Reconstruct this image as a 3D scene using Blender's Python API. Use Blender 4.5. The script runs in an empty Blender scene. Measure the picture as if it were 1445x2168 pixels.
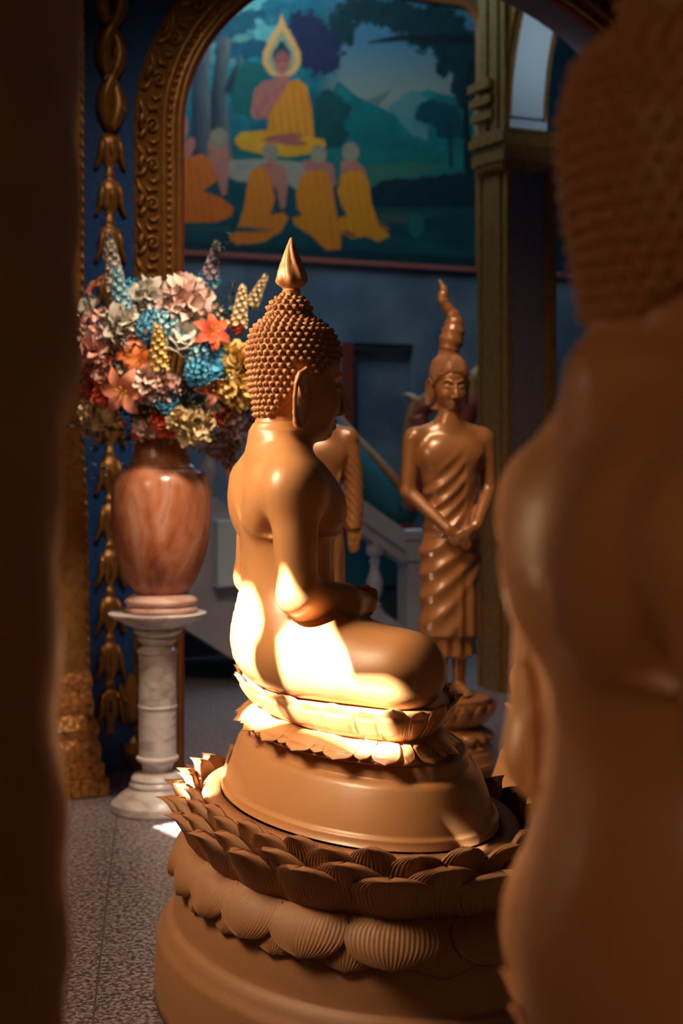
import bpy, bmesh, math, random
import numpy as np
from mathutils import Vector, Matrix
from math import sin, cos, pi, radians

S = bpy.context.scene
COL = S.collection
rnd = random.Random(7)

# ------------------------------------------------------------------ camera
CAM_H = 1.5; FPX = 3200.0; CX = 722.5; HY = 936.0      # focal length in px of the 2168 px high frame
cam = bpy.data.cameras.new('camera'); camo = bpy.data.objects.new('camera', cam); COL.objects.link(camo)
camo.location = (0, 0, CAM_H); camo.rotation_euler = (pi/2, 0, 0)
cam.sensor_fit = 'VERTICAL'; cam.sensor_height = 36.0; cam.sensor_width = 24.0
cam.lens = FPX/2168.0*36.0
cam.shift_y = -(1084.0-HY)/2168.0
cam.clip_start = 0.05; cam.clip_end = 200
cam.dof.use_dof = True; cam.dof.focus_distance = 3.85; cam.dof.aperture_fstop = 2.8
S.camera = camo

def at(px, py, Y):
    """the world point seen at a pixel of the photograph, at distance Y"""
    return Vector(((px-CX)/FPX*Y, Y, CAM_H-(py-HY)/FPX*Y))

# ------------------------------------------------------------------ view, world, lights
S.view_settings.view_transform = 'Standard'; S.view_settings.look = 'None'
S.view_settings.gamma = 1.0; S.view_settings.use_curve_mapping = False
S.view_settings.exposure = 0.0
W = bpy.data.worlds.new('world'); S.world = W; W.use_nodes = True
W.node_tree.nodes['Background'].inputs[0].default_value = (0.16, 0.24, 0.42, 1)
W.node_tree.nodes['Background'].inputs[1].default_value = 0.014

def light(name, kind, loc, target, energy, color, size=1.0, size_y=None):
    l = bpy.data.lights.new(name, kind); o = bpy.data.objects.new(name, l); COL.objects.link(o)
    l.energy = energy; l.color = color
    if kind == 'AREA':
        l.shape = 'RECTANGLE'; l.size = size; l.size_y = size_y or size
    if kind in ('POINT', 'SPOT'): l.shadow_soft_size = size
    o.location = loc
    d = Vector(target)-Vector(loc)
    o.rotation_euler = d.to_track_quat('-Z', 'Y').to_euler()
    return o
SUN_D = Vector((0.60, 0.50, -0.62)).normalized()       # direction the sunlight travels
sun = light('sun', 'SUN', (-4, 0, 6), Vector((-4, 0, 6))+SUN_D, 60.0, (1.0, 0.93, 0.82)); sun.data.angle = radians(0.5)
light('daylight_left', 'AREA', (-2.05, 3.5, 2.7), (-0.1, 4.1, 1.45), 52, (1.0, 0.73, 0.47), 0.9, 1.3).data.spread = radians(90)
light('fill_behind', 'AREA', (-1.3, -0.9, 2.3), (0.75, 1.5, 1.2), 2.0, (1.0, 0.60, 0.34), 0.35, 1.8).data.spread = radians(75)  # unseen area light added to lift the near statue's back
light('fill_right', 'AREA', (2.4, 0.6, 1.9), (0.5, 1.6, 1.1), 3, (1.0, 0.62, 0.36), 0.4, 1.6)  # added strip light for highlights on the near statue, no window there
light('fill_standing', 'AREA', (0.0, 5.0, 4.4), (0.35, 6.8, 1.0), 20, (1.0, 0.74, 0.52), 0.8, 0.6).data.spread = radians(80)  # no lamp hangs here: added to light the standing statues
light('fill_arcade', 'AREA', (1.75, 8.35, 2.8), (1.26, 9.0, 4.2), 1.8, (0.74, 0.92, 1.0), 0.5, 0.5).data.spread = radians(60)  # added to brighten the pale arch soffit
light('fill_vase', 'AREA', (-0.25, 4.9, 2.9), (-0.78, 6.2, 1.1), 5.5, (1.0, 0.78, 0.58), 0.35, 0.35).data.spread = radians(62)  # extra warm light added for the vase and flowers
light('fill_stairs', 'AREA', (0.9, 10.6, 3.6), (-0.2, 8.9, 0.2), 8, (0.40, 0.66, 1.0), 0.8, 0.8).data.spread = radians(80)  # added cool light that tints the floor beyond the arch
light('fill_low', 'AREA', (-2.05, 2.45, 1.5), (0.2, 1.75, 1.15), 1.7, (1.0, 0.66, 0.36), 0.4, 1.2).data.spread = radians(40)  # added grazing light in place of bounce on the near statue's left side
light('fill_hall', 'AREA', (-0.2, 9.3, 5.6), (1.0, 11.4, 2.6), 58, (0.52, 0.82, 0.96), 2.0, 1.0)  # added cool fill for the back wall and mural

# ------------------------------------------------------------------ tagging helpers
def tag(o, label=None, cat=None, group=None, kind=None):
    if label: o['label'] = label
    if cat: o['category'] = cat
    if group: o['group'] = group
    if kind: o['kind'] = kind
    return o
def empty(name, loc=(0, 0, 0), rz=0.0):
    o = bpy.data.objects.new(name, None); COL.objects.link(o)
    o.location = loc; o.rotation_euler = (0, 0, rz); o.empty_display_size = 0.05
    return o
def obj(name, me, mat=None, parent=None, smooth=True):
    o = bpy.data.objects.new(name, me); COL.objects.link(o)
    if mat is not None and not me.materials: me.materials.append(mat)
    if smooth and len(me.polygons): me.polygons.foreach_set('use_smooth', [True]*len(me.polygons))
    if parent is not None: o.parent = parent
    return o
def mesh(name, verts, faces):
    me = bpy.data.meshes.new(name); me.from_pydata([tuple(v) for v in verts], [], [tuple(f) for f in faces]); me.update()
    return me
def np_mesh(name, V, F4):
    me = bpy.data.meshes.new(name)
    me.vertices.add(len(V)); me.vertices.foreach_set('co', np.asarray(V, np.float32).ravel())
    me.loops.add(F4.size); me.loops.foreach_set('vertex_index', F4.astype(np.int32).ravel())
    n = len(F4); me.polygons.add(n)
    me.polygons.foreach_set('loop_start', np.arange(n, dtype=np.int32)*4)
    me.update(calc_edges=True); me.validate()
    return me
class MB:
    """collects shapes into one mesh"""
    def __init__(s): s.v = []; s.f = []
    def add(s, V, F):
        b = len(s.v); s.v += [tuple(p) for p in V]; s.f += [tuple(i+b for i in f) for f in F]; return s
    def grid(s, P, close_u=False, close_v=False):
        """P[i][j] points"""
        nu, nv = len(P), len(P[0]); V = [p for row in P for p in row]; F = []
        for i in range(nu if close_u else nu-1):
            for j in range(nv if close_v else nv-1):
                a = i*nv+j; b = i*nv+(j+1) % nv; c = ((i+1) % nu)*nv+(j+1) % nv; d = ((i+1) % nu)*nv+j
                F.append((a, b, c, d))
        return s.add(V, F)
    def box(s, lo, hi, M=None):
        x0, y0, z0 = lo; x1, y1, z1 = hi
        V = [Vector(p) for p in ((x0,y0,z0),(x1,y0,z0),(x1,y1,z0),(x0,y1,z0),(x0,y0,z1),(x1,y0,z1),(x1,y1,z1),(x0,y1,z1))]
        if M: V = [M @ p for p in V]
        return s.add(V, [(3,2,1,0),(4,5,6,7),(0,1,5,4),(1,2,6,5),(2,3,7,6),(3,0,4,7)])
    def lathe(s, prof, n=32, M=None, sy=1.0):
        """prof [(r,z)...]"""
        P = []
        for r, z in prof:
            row = [Vector((r*cos(2*pi*k/n), r*sin(2*pi*k/n)*sy, z)) for k in range(n)]
            P.append([M @ p for p in row] if M else row)
        return s.grid(P, close_v=True)
    def tube(s, pts, rad, n=8, cap=True):
        pts = [Vector(p) for p in pts]; m = len(pts)
        if not hasattr(rad, '__len__'): rad = [rad]*m
        P = []; up = None
        for i in range(m):
            t = (pts[min(i+1, m-1)]-pts[max(i-1, 0)])
            t = t.normalized() if t.length > 1e-9 else Vector((0, 0, 1))
            if up is None:
                up = Vector((0, 0, 1)) if abs(t.z) < 0.9 else Vector((1, 0, 0))
            a = up-t*up.dot(t); a = a.normalized() if a.length > 1e-6 else t.orthogonal().normalized(); up = a
            b = t.cross(a)
            P.append([pts[i]+(a*cos(2*pi*k/n)+b*sin(2*pi*k/n))*rad[i] for k in range(n)])
        b0 = len(s.v); s.grid(P, close_v=True)
        if cap:
            s.f.append(tuple(b0+k for k in reversed(range(n)))); s.f.append(tuple(b0+(m-1)*n+k for k in range(n)))
        return s
    def build(s, name, mat=None, parent=None, smooth=True):
        return obj(name, mesh(name, s.v, s.f), mat, parent, smooth)
def copy_tree(o, parent=None):
    c = o.copy(); COL.objects.link(c)
    if parent is not None: c.parent = parent
    for ch in list(o.children): copy_tree(ch, c)
    return c

# ------------------------------------------------------------------ materials
MATS = {}
def mat(name, color, rough=0.5, metal=0.0, noise=None, bump=None, coat=0.0, emis=None):
    """noise=(scale, amount, second colour)  bump=(scale, strength)"""
    if name in MATS: return MATS[name]
    m = bpy.data.materials.new(name); m.use_nodes = True; nt = m.node_tree
    b = nt.nodes['Principled BSDF']
    b.inputs['Base Color'].default_value = (*color, 1); b.inputs['Roughness'].default_value = rough
    b.inputs['Metallic'].default_value = metal
    if coat: b.inputs['Coat Weight'].default_value = coat; b.inputs['Coat Roughness'].default_value = 0.12
    if emis: b.inputs['Emission Color'].default_value = (*emis[0], 1); b.inputs['Emission Strength'].default_value = emis[1]
    tc = nt.nodes.new('ShaderNodeTexCoord')
    if noise:
        n = nt.nodes.new('ShaderNodeTexNoise'); n.inputs['Scale'].default_value = noise[0]; n.inputs['Detail'].default_value = 6
        r = nt.nodes.new('ShaderNodeValToRGB'); r.color_ramp.elements[0].position = 0.38; r.color_ramp.elements[1].position = 0.62
        r.color_ramp.elements[0].color = (*color, 1)
        c2 = noise[2]; r.color_ramp.elements[1].color = tuple(color[i]*(1-noise[1])+c2[i]*noise[1] for i in range(3))+(1,)
        nt.links.new(tc.outputs['Object'], n.inputs['Vector']); nt.links.new(n.outputs['Fac'], r.inputs['Fac'])
        nt.links.new(r.outputs['Color'], b.inputs['Base Color'])
    if bump:
        n2 = nt.nodes.new('ShaderNodeTexNoise'); n2.inputs['Scale'].default_value = bump[0]; n2.inputs['Detail'].default_value = 4
        bp = nt.nodes.new('ShaderNodeBump'); bp.inputs['Strength'].default_value = bump[1]; bp.inputs['Distance'].default_value = 0.01
        nt.links.new(tc.outputs['Object'], n2.inputs['Vector']); nt.links.new(n2.outputs['Fac'], bp.inputs['Height'])
        nt.links.new(bp.outputs['Normal'], b.inputs['Normal'])
    MATS[name] = m
    return m
M_STAT = mat('golden_tan_paint', (0.54, 0.245, 0.088), 0.38, 0.0, noise=(9.0, 0.35, (0.60, 0.29, 0.12)), coat=0.12)
M_HAIR = mat('matt_shaded_hair_paint', (0.40, 0.175, 0.065), 0.48, noise=(14.0, 0.4, (0.44, 0.20, 0.08)))  # the statue's own paint, matt, with the curls' self-shadow darkened into the colour
M_STAND = mat('matt_tan_paint', (0.34, 0.15, 0.056), 0.55, 0.0, noise=(14.0, 0.4, (0.38, 0.18, 0.080)), bump=(60, 0.06))
M_BRONZE = mat('bronze_brown_paint', (0.34, 0.135, 0.040), 0.34, 0.2, noise=(12.0, 0.4, (0.27, 0.11, 0.04)), coat=0.3)

# ------------------------------------------------------------------ implicit surfaces
class SDF:
    def __init__(s): s.ops = []
    def add(s, fn, lo, hi, k=0.02, op='u'):
        s.ops.append((fn, np.array(lo, float), np.array(hi, float), k, op)); return s
    def ell(s, c, r, k=0.02, rot=None, op='u'):
        c = np.array(c, float); r = np.array(r, float); R = None if rot is None else np.array(rot.to_matrix().transposed())
        def fn(X, Y, Z):
            x, y, z = X-c[0], Y-c[1], Z-c[2]
            if R is not None:
                x, y, z = (R[0,0]*x+R[0,1]*y+R[0,2]*z, R[1,0]*x+R[1,1]*y+R[1,2]*z, R[2,0]*x+R[2,1]*y+R[2,2]*z)
            k0 = np.sqrt((x/r[0])**2+(y/r[1])**2+(z/r[2])**2); k1 = np.sqrt((x/r[0]**2)**2+(y/r[1]**2)**2+(z/r[2]**2)**2)+1e-9
            return k0*(k0-1)/k1
        m = r if R is None else np.full(3, r.max())
        return s.add(fn, c-m, c+m, k, op)
    def cap(s, a, b, ra, rb=None, k=0.02, op='u', sc=(1, 1, 1)):
        """tapered capsule; sc squashes the section along an axis"""
        rb = ra if rb is None else rb
        a = np.array(a, float); b = np.array(b, float); sc = np.array(sc, float); ba = (b-a)/sc; L = max((ba**2).sum(), 1e-9); ms = sc.min()
        def fn(X, Y, Z):
            x, y, z = (X-a[0])/sc[0], (Y-a[1])/sc[1], (Z-a[2])/sc[2]
            h = np.clip((x*ba[0]+y*ba[1]+z*ba[2])/L, 0, 1)
            return (np.sqrt((x-ba[0]*h)**2+(y-ba[1]*h)**2+(z-ba[2]*h)**2)-(ra+(rb-ra)*h))*ms
        m = max(ra, rb)*sc
        return s.add(fn, np.minimum(a, b)-m, np.maximum(a, b)+m, k, op)
    def chain(s, pts, rs, k=0.01, op='u', sc=(1, 1, 1)):
        if not hasattr(rs, '__len__'): rs = [rs]*len(pts)
        for i in range(len(pts)-1): s.cap(pts[i], pts[i+1], rs[i], rs[i+1], k, op, sc)
        return s
    def loft(s, tab, k=0.02, op='u', p=2.0, disp=None):
        """tab rows: z, cx, cy, ax, ay"""
        T = smooth_tab(tab); zs = T[:, 0]
        def fn(X, Y, Z):
            z = np.broadcast_to(Z, (1, 1, Z.shape[2]))
            cx, cy, ax, ay = [np.interp(z, zs, T[:, i]) for i in (1, 2, 3, 4)]
            u = np.abs((X-cx)/ax); v = np.abs((Y-cy)/ay)
            q = (u**p+v**p)**(1/p)
            g = np.sqrt(((X-cx)/ax**2)**2+((Y-cy)/ay**2)**2)+1e-9
            d = np.where(q > 0.3, q*(q-1)/g, -0.3*np.minimum(ax, ay))
            d = np.clip(d, -0.1, None)
            if disp is not None: d = d-disp(X-cx, Y-cy, Z)
            return np.maximum(d, np.maximum(zs[0]-z, z-zs[-1]))
        lo = (np.min(T[:,1]-T[:,3]), np.min(T[:,2]-T[:,4]), zs[0]); hi = (np.max(T[:,1]+T[:,3]), np.max(T[:,2]+T[:,4]), zs[-1])
        return s.add(fn, np.array(lo)-0.01, np.array(hi)+0.01, k, op)
    def eval(s, lo, hi, h):
        lo = np.array(lo, float); n = np.ceil((np.array(hi)-lo)/h).astype(int)+1
        ax = [(lo[i]+h*np.arange(n[i])).astype(np.float32) for i in range(3)]
        F = np.full(tuple(n), 0.5, np.float32)
        for fn, blo, bhi, k, op in s.ops:
            m = k+3*h
            i0 = [max(0, int((blo[i]-m-lo[i])/h)) for i in range(3)]; i1 = [min(n[i], int((bhi[i]+m-lo[i])/h)+2) for i in range(3)]
            if any(i1[i] <= i0[i] for i in range(3)): continue
            sl = tuple(slice(i0[i], i1[i]) for i in range(3))
            d = fn(ax[0][sl[0]][:, None, None], ax[1][sl[1]][None, :, None], ax[2][sl[2]][None, None, :]).astype(np.float32)
            f = F[sl]
            if op == 'u':
                w = np.maximum(k-np.abs(f-d), 0)/k; F[sl] = np.minimum(f, d)-w*w*k*0.25
            elif op == 's':
                w = np.maximum(k-np.abs(f+d), 0)/k; F[sl] = np.maximum(f, -d)+w*w*k*0.25
            else:
                w = np.maximum(k-np.abs(f-d), 0)/k; F[sl] = np.maximum(f, d)+w*w*k*0.25
        return F, lo
    def mesh(s, name, lo, hi, h, post=None):
        F, o = s.eval(lo, hi, h)
        if post is not None: F = post(F, o, h)
        V, Q = surface_nets(F, o, h)
        return np_mesh(name, V, Q)
def smooth_tab(tab, n=160):
    T = np.array(tab, float); z = T[:, 0]; out = [np.linspace(z[0], z[-1], n)]
    for c in range(1, T.shape[1]):
        y = T[:, c]; d = np.diff(y)/np.diff(z); m = np.zeros_like(y); m[0] = d[0]; m[-1] = d[-1]
        for i in range(1, len(y)-1):
            m[i] = 0 if d[i-1]*d[i] <= 0 else 2*d[i-1]*d[i]/(d[i-1]+d[i])
        i = np.clip(np.searchsorted(z, out[0], side='right')-1, 0, len(z)-2); hh = z[i+1]-z[i]; t = (out[0]-z[i])/hh
        out.append((2*t**3-3*t**2+1)*y[i]+(t**3-2*t**2+t)*hh*m[i]+(-2*t**3+3*t**2)*y[i+1]+(t**3-t**2)*hh*m[i+1])
    return np.stack(out, 1)
def surface_nets(F, o, h):
    nx, ny, nz = F.shape; sg = F < 0
    c = [(0,0,0),(1,0,0),(0,1,0),(1,1,0),(0,0,1),(1,0,1),(0,1,1),(1,1,1)]
    cnt = np.zeros((nx-1, ny-1, nz-1), np.int8)
    for a, b, d in c: cnt += sg[a:nx-1+a, b:ny-1+b, d:nz-1+d]
    I, J, K = np.nonzero((cnt > 0) & (cnt < 8))
    vid = np.full(cnt.shape, -1, np.int32); vid[I, J, K] = np.arange(len(I))
    val = np.stack([F[I+a, J+b, K+d] for a, b, d in c], 1)
    P = np.zeros((len(I), 3)); N = np.zeros(len(I))
    for e0, e1 in ((0,1),(2,3),(4,5),(6,7),(0,2),(1,3),(4,6),(5,7),(0,4),(1,5),(2,6),(3,7)):
        a, b = val[:, e0], val[:, e1]; m = (a < 0) != (b < 0)
        t = np.where(m, a/np.where(m, a-b, 1), 0)
        p0 = np.array(c[e0], float); p1 = np.array(c[e1], float)
        P += np.where(m[:, None], p0+(p1-p0)*t[:, None], 0); N += m
    V = (P/N[:, None]+np.stack([I, J, K], 1))*h+o
    Q = []
    def quads(ax):
        a = sg[:-1,1:-1,1:-1] if ax == 0 else sg[1:-1,:-1,1:-1] if ax == 1 else sg[1:-1,1:-1,:-1]
        b = sg[1:,1:-1,1:-1] if ax == 0 else sg[1:-1,1:,1:-1] if ax == 1 else sg[1:-1,1:-1,1:]
        i, j, k = np.nonzero(a != b); flip = a[i, j, k]
        if ax == 0: j += 1; k += 1; q = [vid[i,j-1,k-1], vid[i,j,k-1], vid[i,j,k], vid[i,j-1,k]]
        elif ax == 1: i += 1; k += 1; q = [vid[i-1,j,k-1], vid[i-1,j,k], vid[i,j,k], vid[i,j,k-1]]
        else: i += 1; j += 1; q = [vid[i-1,j-1,k], vid[i,j-1,k], vid[i,j,k], vid[i-1,j,k]]
        q = np.stack(q, 1); q[~flip] = q[~flip][:, ::-1]; return q
    Q = np.concatenate([quads(0), quads(1), quads(2)])
    Q = Q[(Q >= 0).all(1)]
    # a little smoothing
    for lam in (0.5, 0.5):
        acc = np.zeros_like(V); n = np.zeros(len(V))
        for a, b in ((0,1),(1,2),(2,3),(3,0)):
            np.add.at(acc, Q[:, a], V[Q[:, b]]); np.add.at(n, Q[:, a], 1)
            np.add.at(acc, Q[:, b], V[Q[:, a]]); np.add.at(n, Q[:, b], 1)
        V = V*(1-lam)+acc/np.maximum(n, 1)[:, None]*lam
    return V, Q
# ================================================================== seated statue
# local frame: x = the way it faces, y = its left, z = height above the floor it stands on
SEAT = 0.862
AF, AR = 0.315, 0.56            # half axes of the oval plinth at its foot (front-back, side-side)
def oval_pts(off, n=200):
    """points of the oval grown by off, evenly spaced along its length, with outward normals"""
    a, b = AF+off, AR+off
    t = np.linspace(0, 2*pi, 2001); x, y = a*np.cos(t), b*np.sin(t)
    L = np.concatenate([[0], np.cumsum(np.hypot(np.diff(x), np.diff(y)))])
    tt = np.interp(np.linspace(0, L[-1], n+1)[:-1], L, t)
    return tt
def oval(t, off):
    nx, ny = cos(t)*AR, sin(t)*AF; l = math.hypot(nx, ny)
    return AF*cos(t)+off*nx/l, AR*sin(t)+off*ny/l
OV_T = oval_pts(0.1, 180)
def ring_loft(prof, n_t=180):
    T = oval_pts(0.1, n_t)
    return [[Vector((*oval(t, o), z)) for t in T] for o, z in prof]
def fine(prof, n=5):
    """subdivide a profile with catmull rom, keeping doubled points sharp"""
    out = []
    P = [prof[0]]+list(prof)+[prof[-1]]
    for i in range(1, len(P)-2):
        p0, p1, p2, p3 = P[i-1], P[i], P[i+1], P[i+2]
        for k in range(n):
            t = k/n
            out.append(tuple(0.5*((2*p1[j])+(-p0[j]+p2[j])*t+(2*p0[j]-5*p1[j]+4*p2[j]-p3[j])*t*t+(-p0[j]+3*p1[j]-3*p2[j]+p3[j])*t**3) for j in (0, 1)))
    out.append(prof[-1]); return out

TORSO = [(0.86,-.155,0,.10,.17),(0.93,-.170,0,.145,.195),(0.99,-.175,0,.146,.195),(1.06,-.178,0,.133,.178),(1.13,-.178,0,.118,.162),(1.18,-.178,0,.113,.155),
         (1.24,-.180,0,.117,.163),(1.30,-.170,0,.134,.185),(1.35,-.172,0,.130,.203),(1.40,-.185,0,.106,.200),(1.44,-.196,0,.083,.165),(1.475,-.203,0,.062,.10),(1.50,-.205,0,.045,.06)]
TT = smooth_tab(TORSO)
def torso_pt(th, z, out=0.0):
    """a point on the trunk: th in degrees from the front towards its left"""
    c = [np.interp(z, TT[:, 0], TT[:, i]) for i in (1, 2, 3, 4)]; a = radians(th)
    n = Vector((cos(a)/c[2], sin(a)/c[3], 0)).normalized()
    return (c[0]+c[2]*cos(a)+n.x*out, c[1]+c[3]*sin(a)+n.y*out, z)
HEADZ = [(1.535,-.174,0,.086,.076),(1.56,-.173,0,.091,.082),(1.60,-.170,0,.098,.094),(1.65,-.165,0,.112,.106),(1.70,-.163,0,.120,.110),(1.74,-.163,0,.1225,.107),(1.765,-.165,0,.115,.100),
         (1.787,-.168,0,.107,.094),(1.806,-.171,0,.090,.080),(1.818,-.173,0,.072,.066),(1.825,-.174,0,.060,.056),(1.834,-.175,0,.056,.053),(1.848,-.175,0,.056,.053),(1.863,-.175,0,.048,.046),(1.876,-.175,0,.034,.033),(1.884,-.175,0,.021,.021),(1.888,-.175,0,.004,.004)]
HT = smooth_tab(HEADZ, 200)
HL = ([0, 20, 45, 62, 78, 88, 96, 104, 118, 140, 160, 180], [1.722, 1.720, 1.700, 1.680, 1.655, 1.640, 1.640, 1.625, 1.597, 1.568, 1.556, 1.552])
def head_pt(az, z, out=0.0):
    c = [np.interp(z, HT[:, 0], HT[:, i]) for i in (1, 2, 3, 4)]
    c2 = [np.interp(z+0.002, HT[:, 0], HT[:, i]) for i in (1, 2, 3, 4)]
    def q(c, az): return Vector((c[0]+c[2]*cos(az), c[1]+c[3]*sin(az), 0))
    p = q(c, az); p.z = z; p2 = q(c2, az); p2.z = z+0.002; p3 = q(c, az+0.02); p3.z = z
    n = (p3-p).cross(p2-p).normalized()
    return p+n*out, n

def build_body():
    s = SDF()
    s.loft(TORSO, k=0.03)
    # lap: thighs and crossed shins under the robe
    for q in (-1, 1):
        s.cap((-.172, q*.15, .985), (.012, q*.385, .950), .110, .084, k=.07)
        s.cap((.012, q*.385, .948), (.050, -q*.05, .935 if q > 0 else .955), .078, .062, k=.05)
        s.cap((-.185, q*.20, .955), (-.02, q*.395, .935), .080, .075, k=.06)
    s.ell((-.055, 0, .925), (.20, .42, .066), k=.06)
    s.ell((.015, .20, 1.005), (.035, .105, .025), k=.02, rot=Matrix.Rotation(0.25, 3, 'Z').to_quaternion())   # sole of the upper foot
    for i in range(5): s.cap((.035-.014*i, .095-.004*i, 1.01), (.038-.014*i, .075-.004*i, 1.012), .009, .008, k=.006)
    # flat underside on the seat
    s.add(lambda X, Y, Z: (SEAT+0.001-Z)+0*X+0*Y, (-.6, -.7, .75), (.4, .7, SEAT+.01), k=.008, op='i')
    # chest, shoulders, neck
    for q in (-1, 1):
        s.ell((-.112, q*.072, 1.325), (.050, .075, .055), k=.04)
        s.ell((-.135, q*.07, 1.385), (.045, .08, .05), k=.06)
        s.cap((-.205, q*.02, 1.495), (-.220, q*.185, 1.405), .048, .058, k=.08)
        fx = -.012 if q < 0 else .006
        s.ell((-.212+fx, q*.205, 1.372), (.068, .060, .072), k=.05)
        s.ell((-.280, q*.085, 1.35), (.035, .06, .08), k=.05)
        el = (-.214+fx, q*.248, 1.128)
        s.cap((-.212+fx, q*.212, 1.37), el, .061 if q < 0 else .054, .050, k=.04)
        s.cap(el, (-.085, q*.165, 1.090), .051, .048, k=.025)
        s.cap((-.085, q*.165, 1.090), (-.012, q*.090, 1.078), .048, .038, k=.03)
    s.cap((-.205, 0, 1.42), (-.193, 0, 1.58), .073, .066, k=.04)
    for z in (1.478, 1.505): s.chain([(-.195+.071*cos(a), .069*sin(a), z+.012*cos(a)) for a in np.linspace(-2.2, 2.2, 14)], .0035, k=.008)
    # hands resting one in the other
    for q, dz in ((-1, 0.0), (1, -0.034)):
        zt = 1.074+dz
        s.ell((.002, q*.058, zt), (.040, .056, .028), k=.02)
        for i in range(4):
            x = .030-.019*i; L = (.066, .076, .074, .060)[i]
            s.chain([(x, q*.03, zt), (x+.004, q*(.03-L*.55), zt-.004), (x+.004, q*(.03-L), zt-.010)], [.0105, .0100, .0085], k=.004)
        s.chain([(.030, q*.085, zt+.012), (.036, q*.062, zt+.030), (.026, q*.034, zt+.040), (.012, q*.016, zt+.036)], [.012, .0115, .0105, .009], k=.006)
    # edge of the robe: over the left shoulder, across the back, under the right arm and round the front
    crv = [(120,1.462),(140,1.445),(155,1.40),(168,1.345),(185,1.300),(205,1.272),(230,1.258),(255,1.255),(280,1.258),(300,1.262),(330,1.262),(360,1.285),(385,1.33),(410,1.385),(425,1.43)]
    A = np.array(crv, float); tt = np.linspace(0, len(A)-1, 60)
    s.chain([torso_pt(np.interp(t, range(len(A)), A[:, 0]), np.interp(t, range(len(A)), A[:, 1]), .006 if np.interp(t, range(len(A)), A[:,0]) < 240 else .002) for t in tt], .0056, k=.006)
    for th in (128, 146):      # the folded sash hanging down the back
        s.chain([torso_pt(th+14*(1.43-z), z, .003) for z in np.linspace(1.43, 0.93, 30)], .0038, k=.007)
    # sheet of robe hanging between the left arm and the trunk, with its hem
    s.cap((-.20, .19, 1.33), (-.19, .20, 1.10), .05, .045, k=.02, sc=(.35, 1.2, 1))
    s.chain([(-.262, .188, 1.30), (-.262, .176, 1.24), (-.256, .170, 1.18), (-.252, .180, 1.11), (-.250, .20, 1.04)], [.004,.010,.011,.010,.006], k=.008)
    # head
    HX = -.011
    s.ell((-.172, 0, 1.685), (.106, .100, .118), k=.02)
    s.ell((-.122+HX, 0, 1.615), (.088, .084, .112), k=.03)
    s.ell((-.118+HX, 0, 1.550), (.066, .062, .043), k=.025)
    s.ell((-.074+HX, 0, 1.522), (.024, .027, .018), k=.018)
    s.ell((-.085+HX, 0, 1.700), (.056, .068, .045), k=.03)
    for q in (-1, 1):
        s.ell((-.070+HX, q*.044, 1.600), (.028, .028, .034), k=.025)
        s.ell((-.033+HX, q*.036, 1.645), (.014, .024, .010), k=.010, op='s')
        s.ell((-.052+HX, q*.037, 1.640), (.017, .026, .013), k=.006)
        s.chain([(-.033+HX, q*.010, 1.663), (-.034+HX, q*.024, 1.671), (-.040+HX, q*.044, 1.676), (-.056+HX, q*.064, 1.668)], [.005, .005, .005, .003], k=.010)
        s.chain([(-.034+HX, q*.016, 1.632), (-.0335+HX, q*.034, 1.630), (-.042+HX, q*.052, 1.634)], .0022, k=.003)
        s.ell((-.030+HX, q*.0135, 1.577), (.012, .009, .009), k=.006)
    s.chain([(-.036+HX, 0, 1.668), (-.027+HX, 0, 1.640), (-.015+HX, 0, 1.604), (-.009+HX, 0, 1.583)], [.0085, .0085, .0105, .0125], k=.010)
    s.chain([(-.055+HX, -.024, 1.5515), (-.0415+HX, -.010, 1.5535), (-.0385+HX, 0, 1.5515), (-.0415+HX, .010, 1.5535), (-.055+HX, .024, 1.5515)], [.003, .0055, .005, .0055, .003], k=.006)
    s.chain([(-.056+HX, -.018, 1.5430), (-.0445+HX, 0, 1.5390), (-.056+HX, .018, 1.5430)], [.003, .0075, .003], k=.006)
    F1 = s.mesh('body', (-.42, -.56, .84), (.22, .56, 1.520), .0055)
    F2 = s.mesh('head', (-.31, -.13, 1.510), (.02, .13, 1.83), .0026)
    return F1, F2
def join_meshes(name, ms):
    bm = bmesh.new()
    for m in ms: bm.from_mesh(m)
    me = bpy.data.meshes.new(name); bm.to_mesh(me); bm.free(); return me

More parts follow.
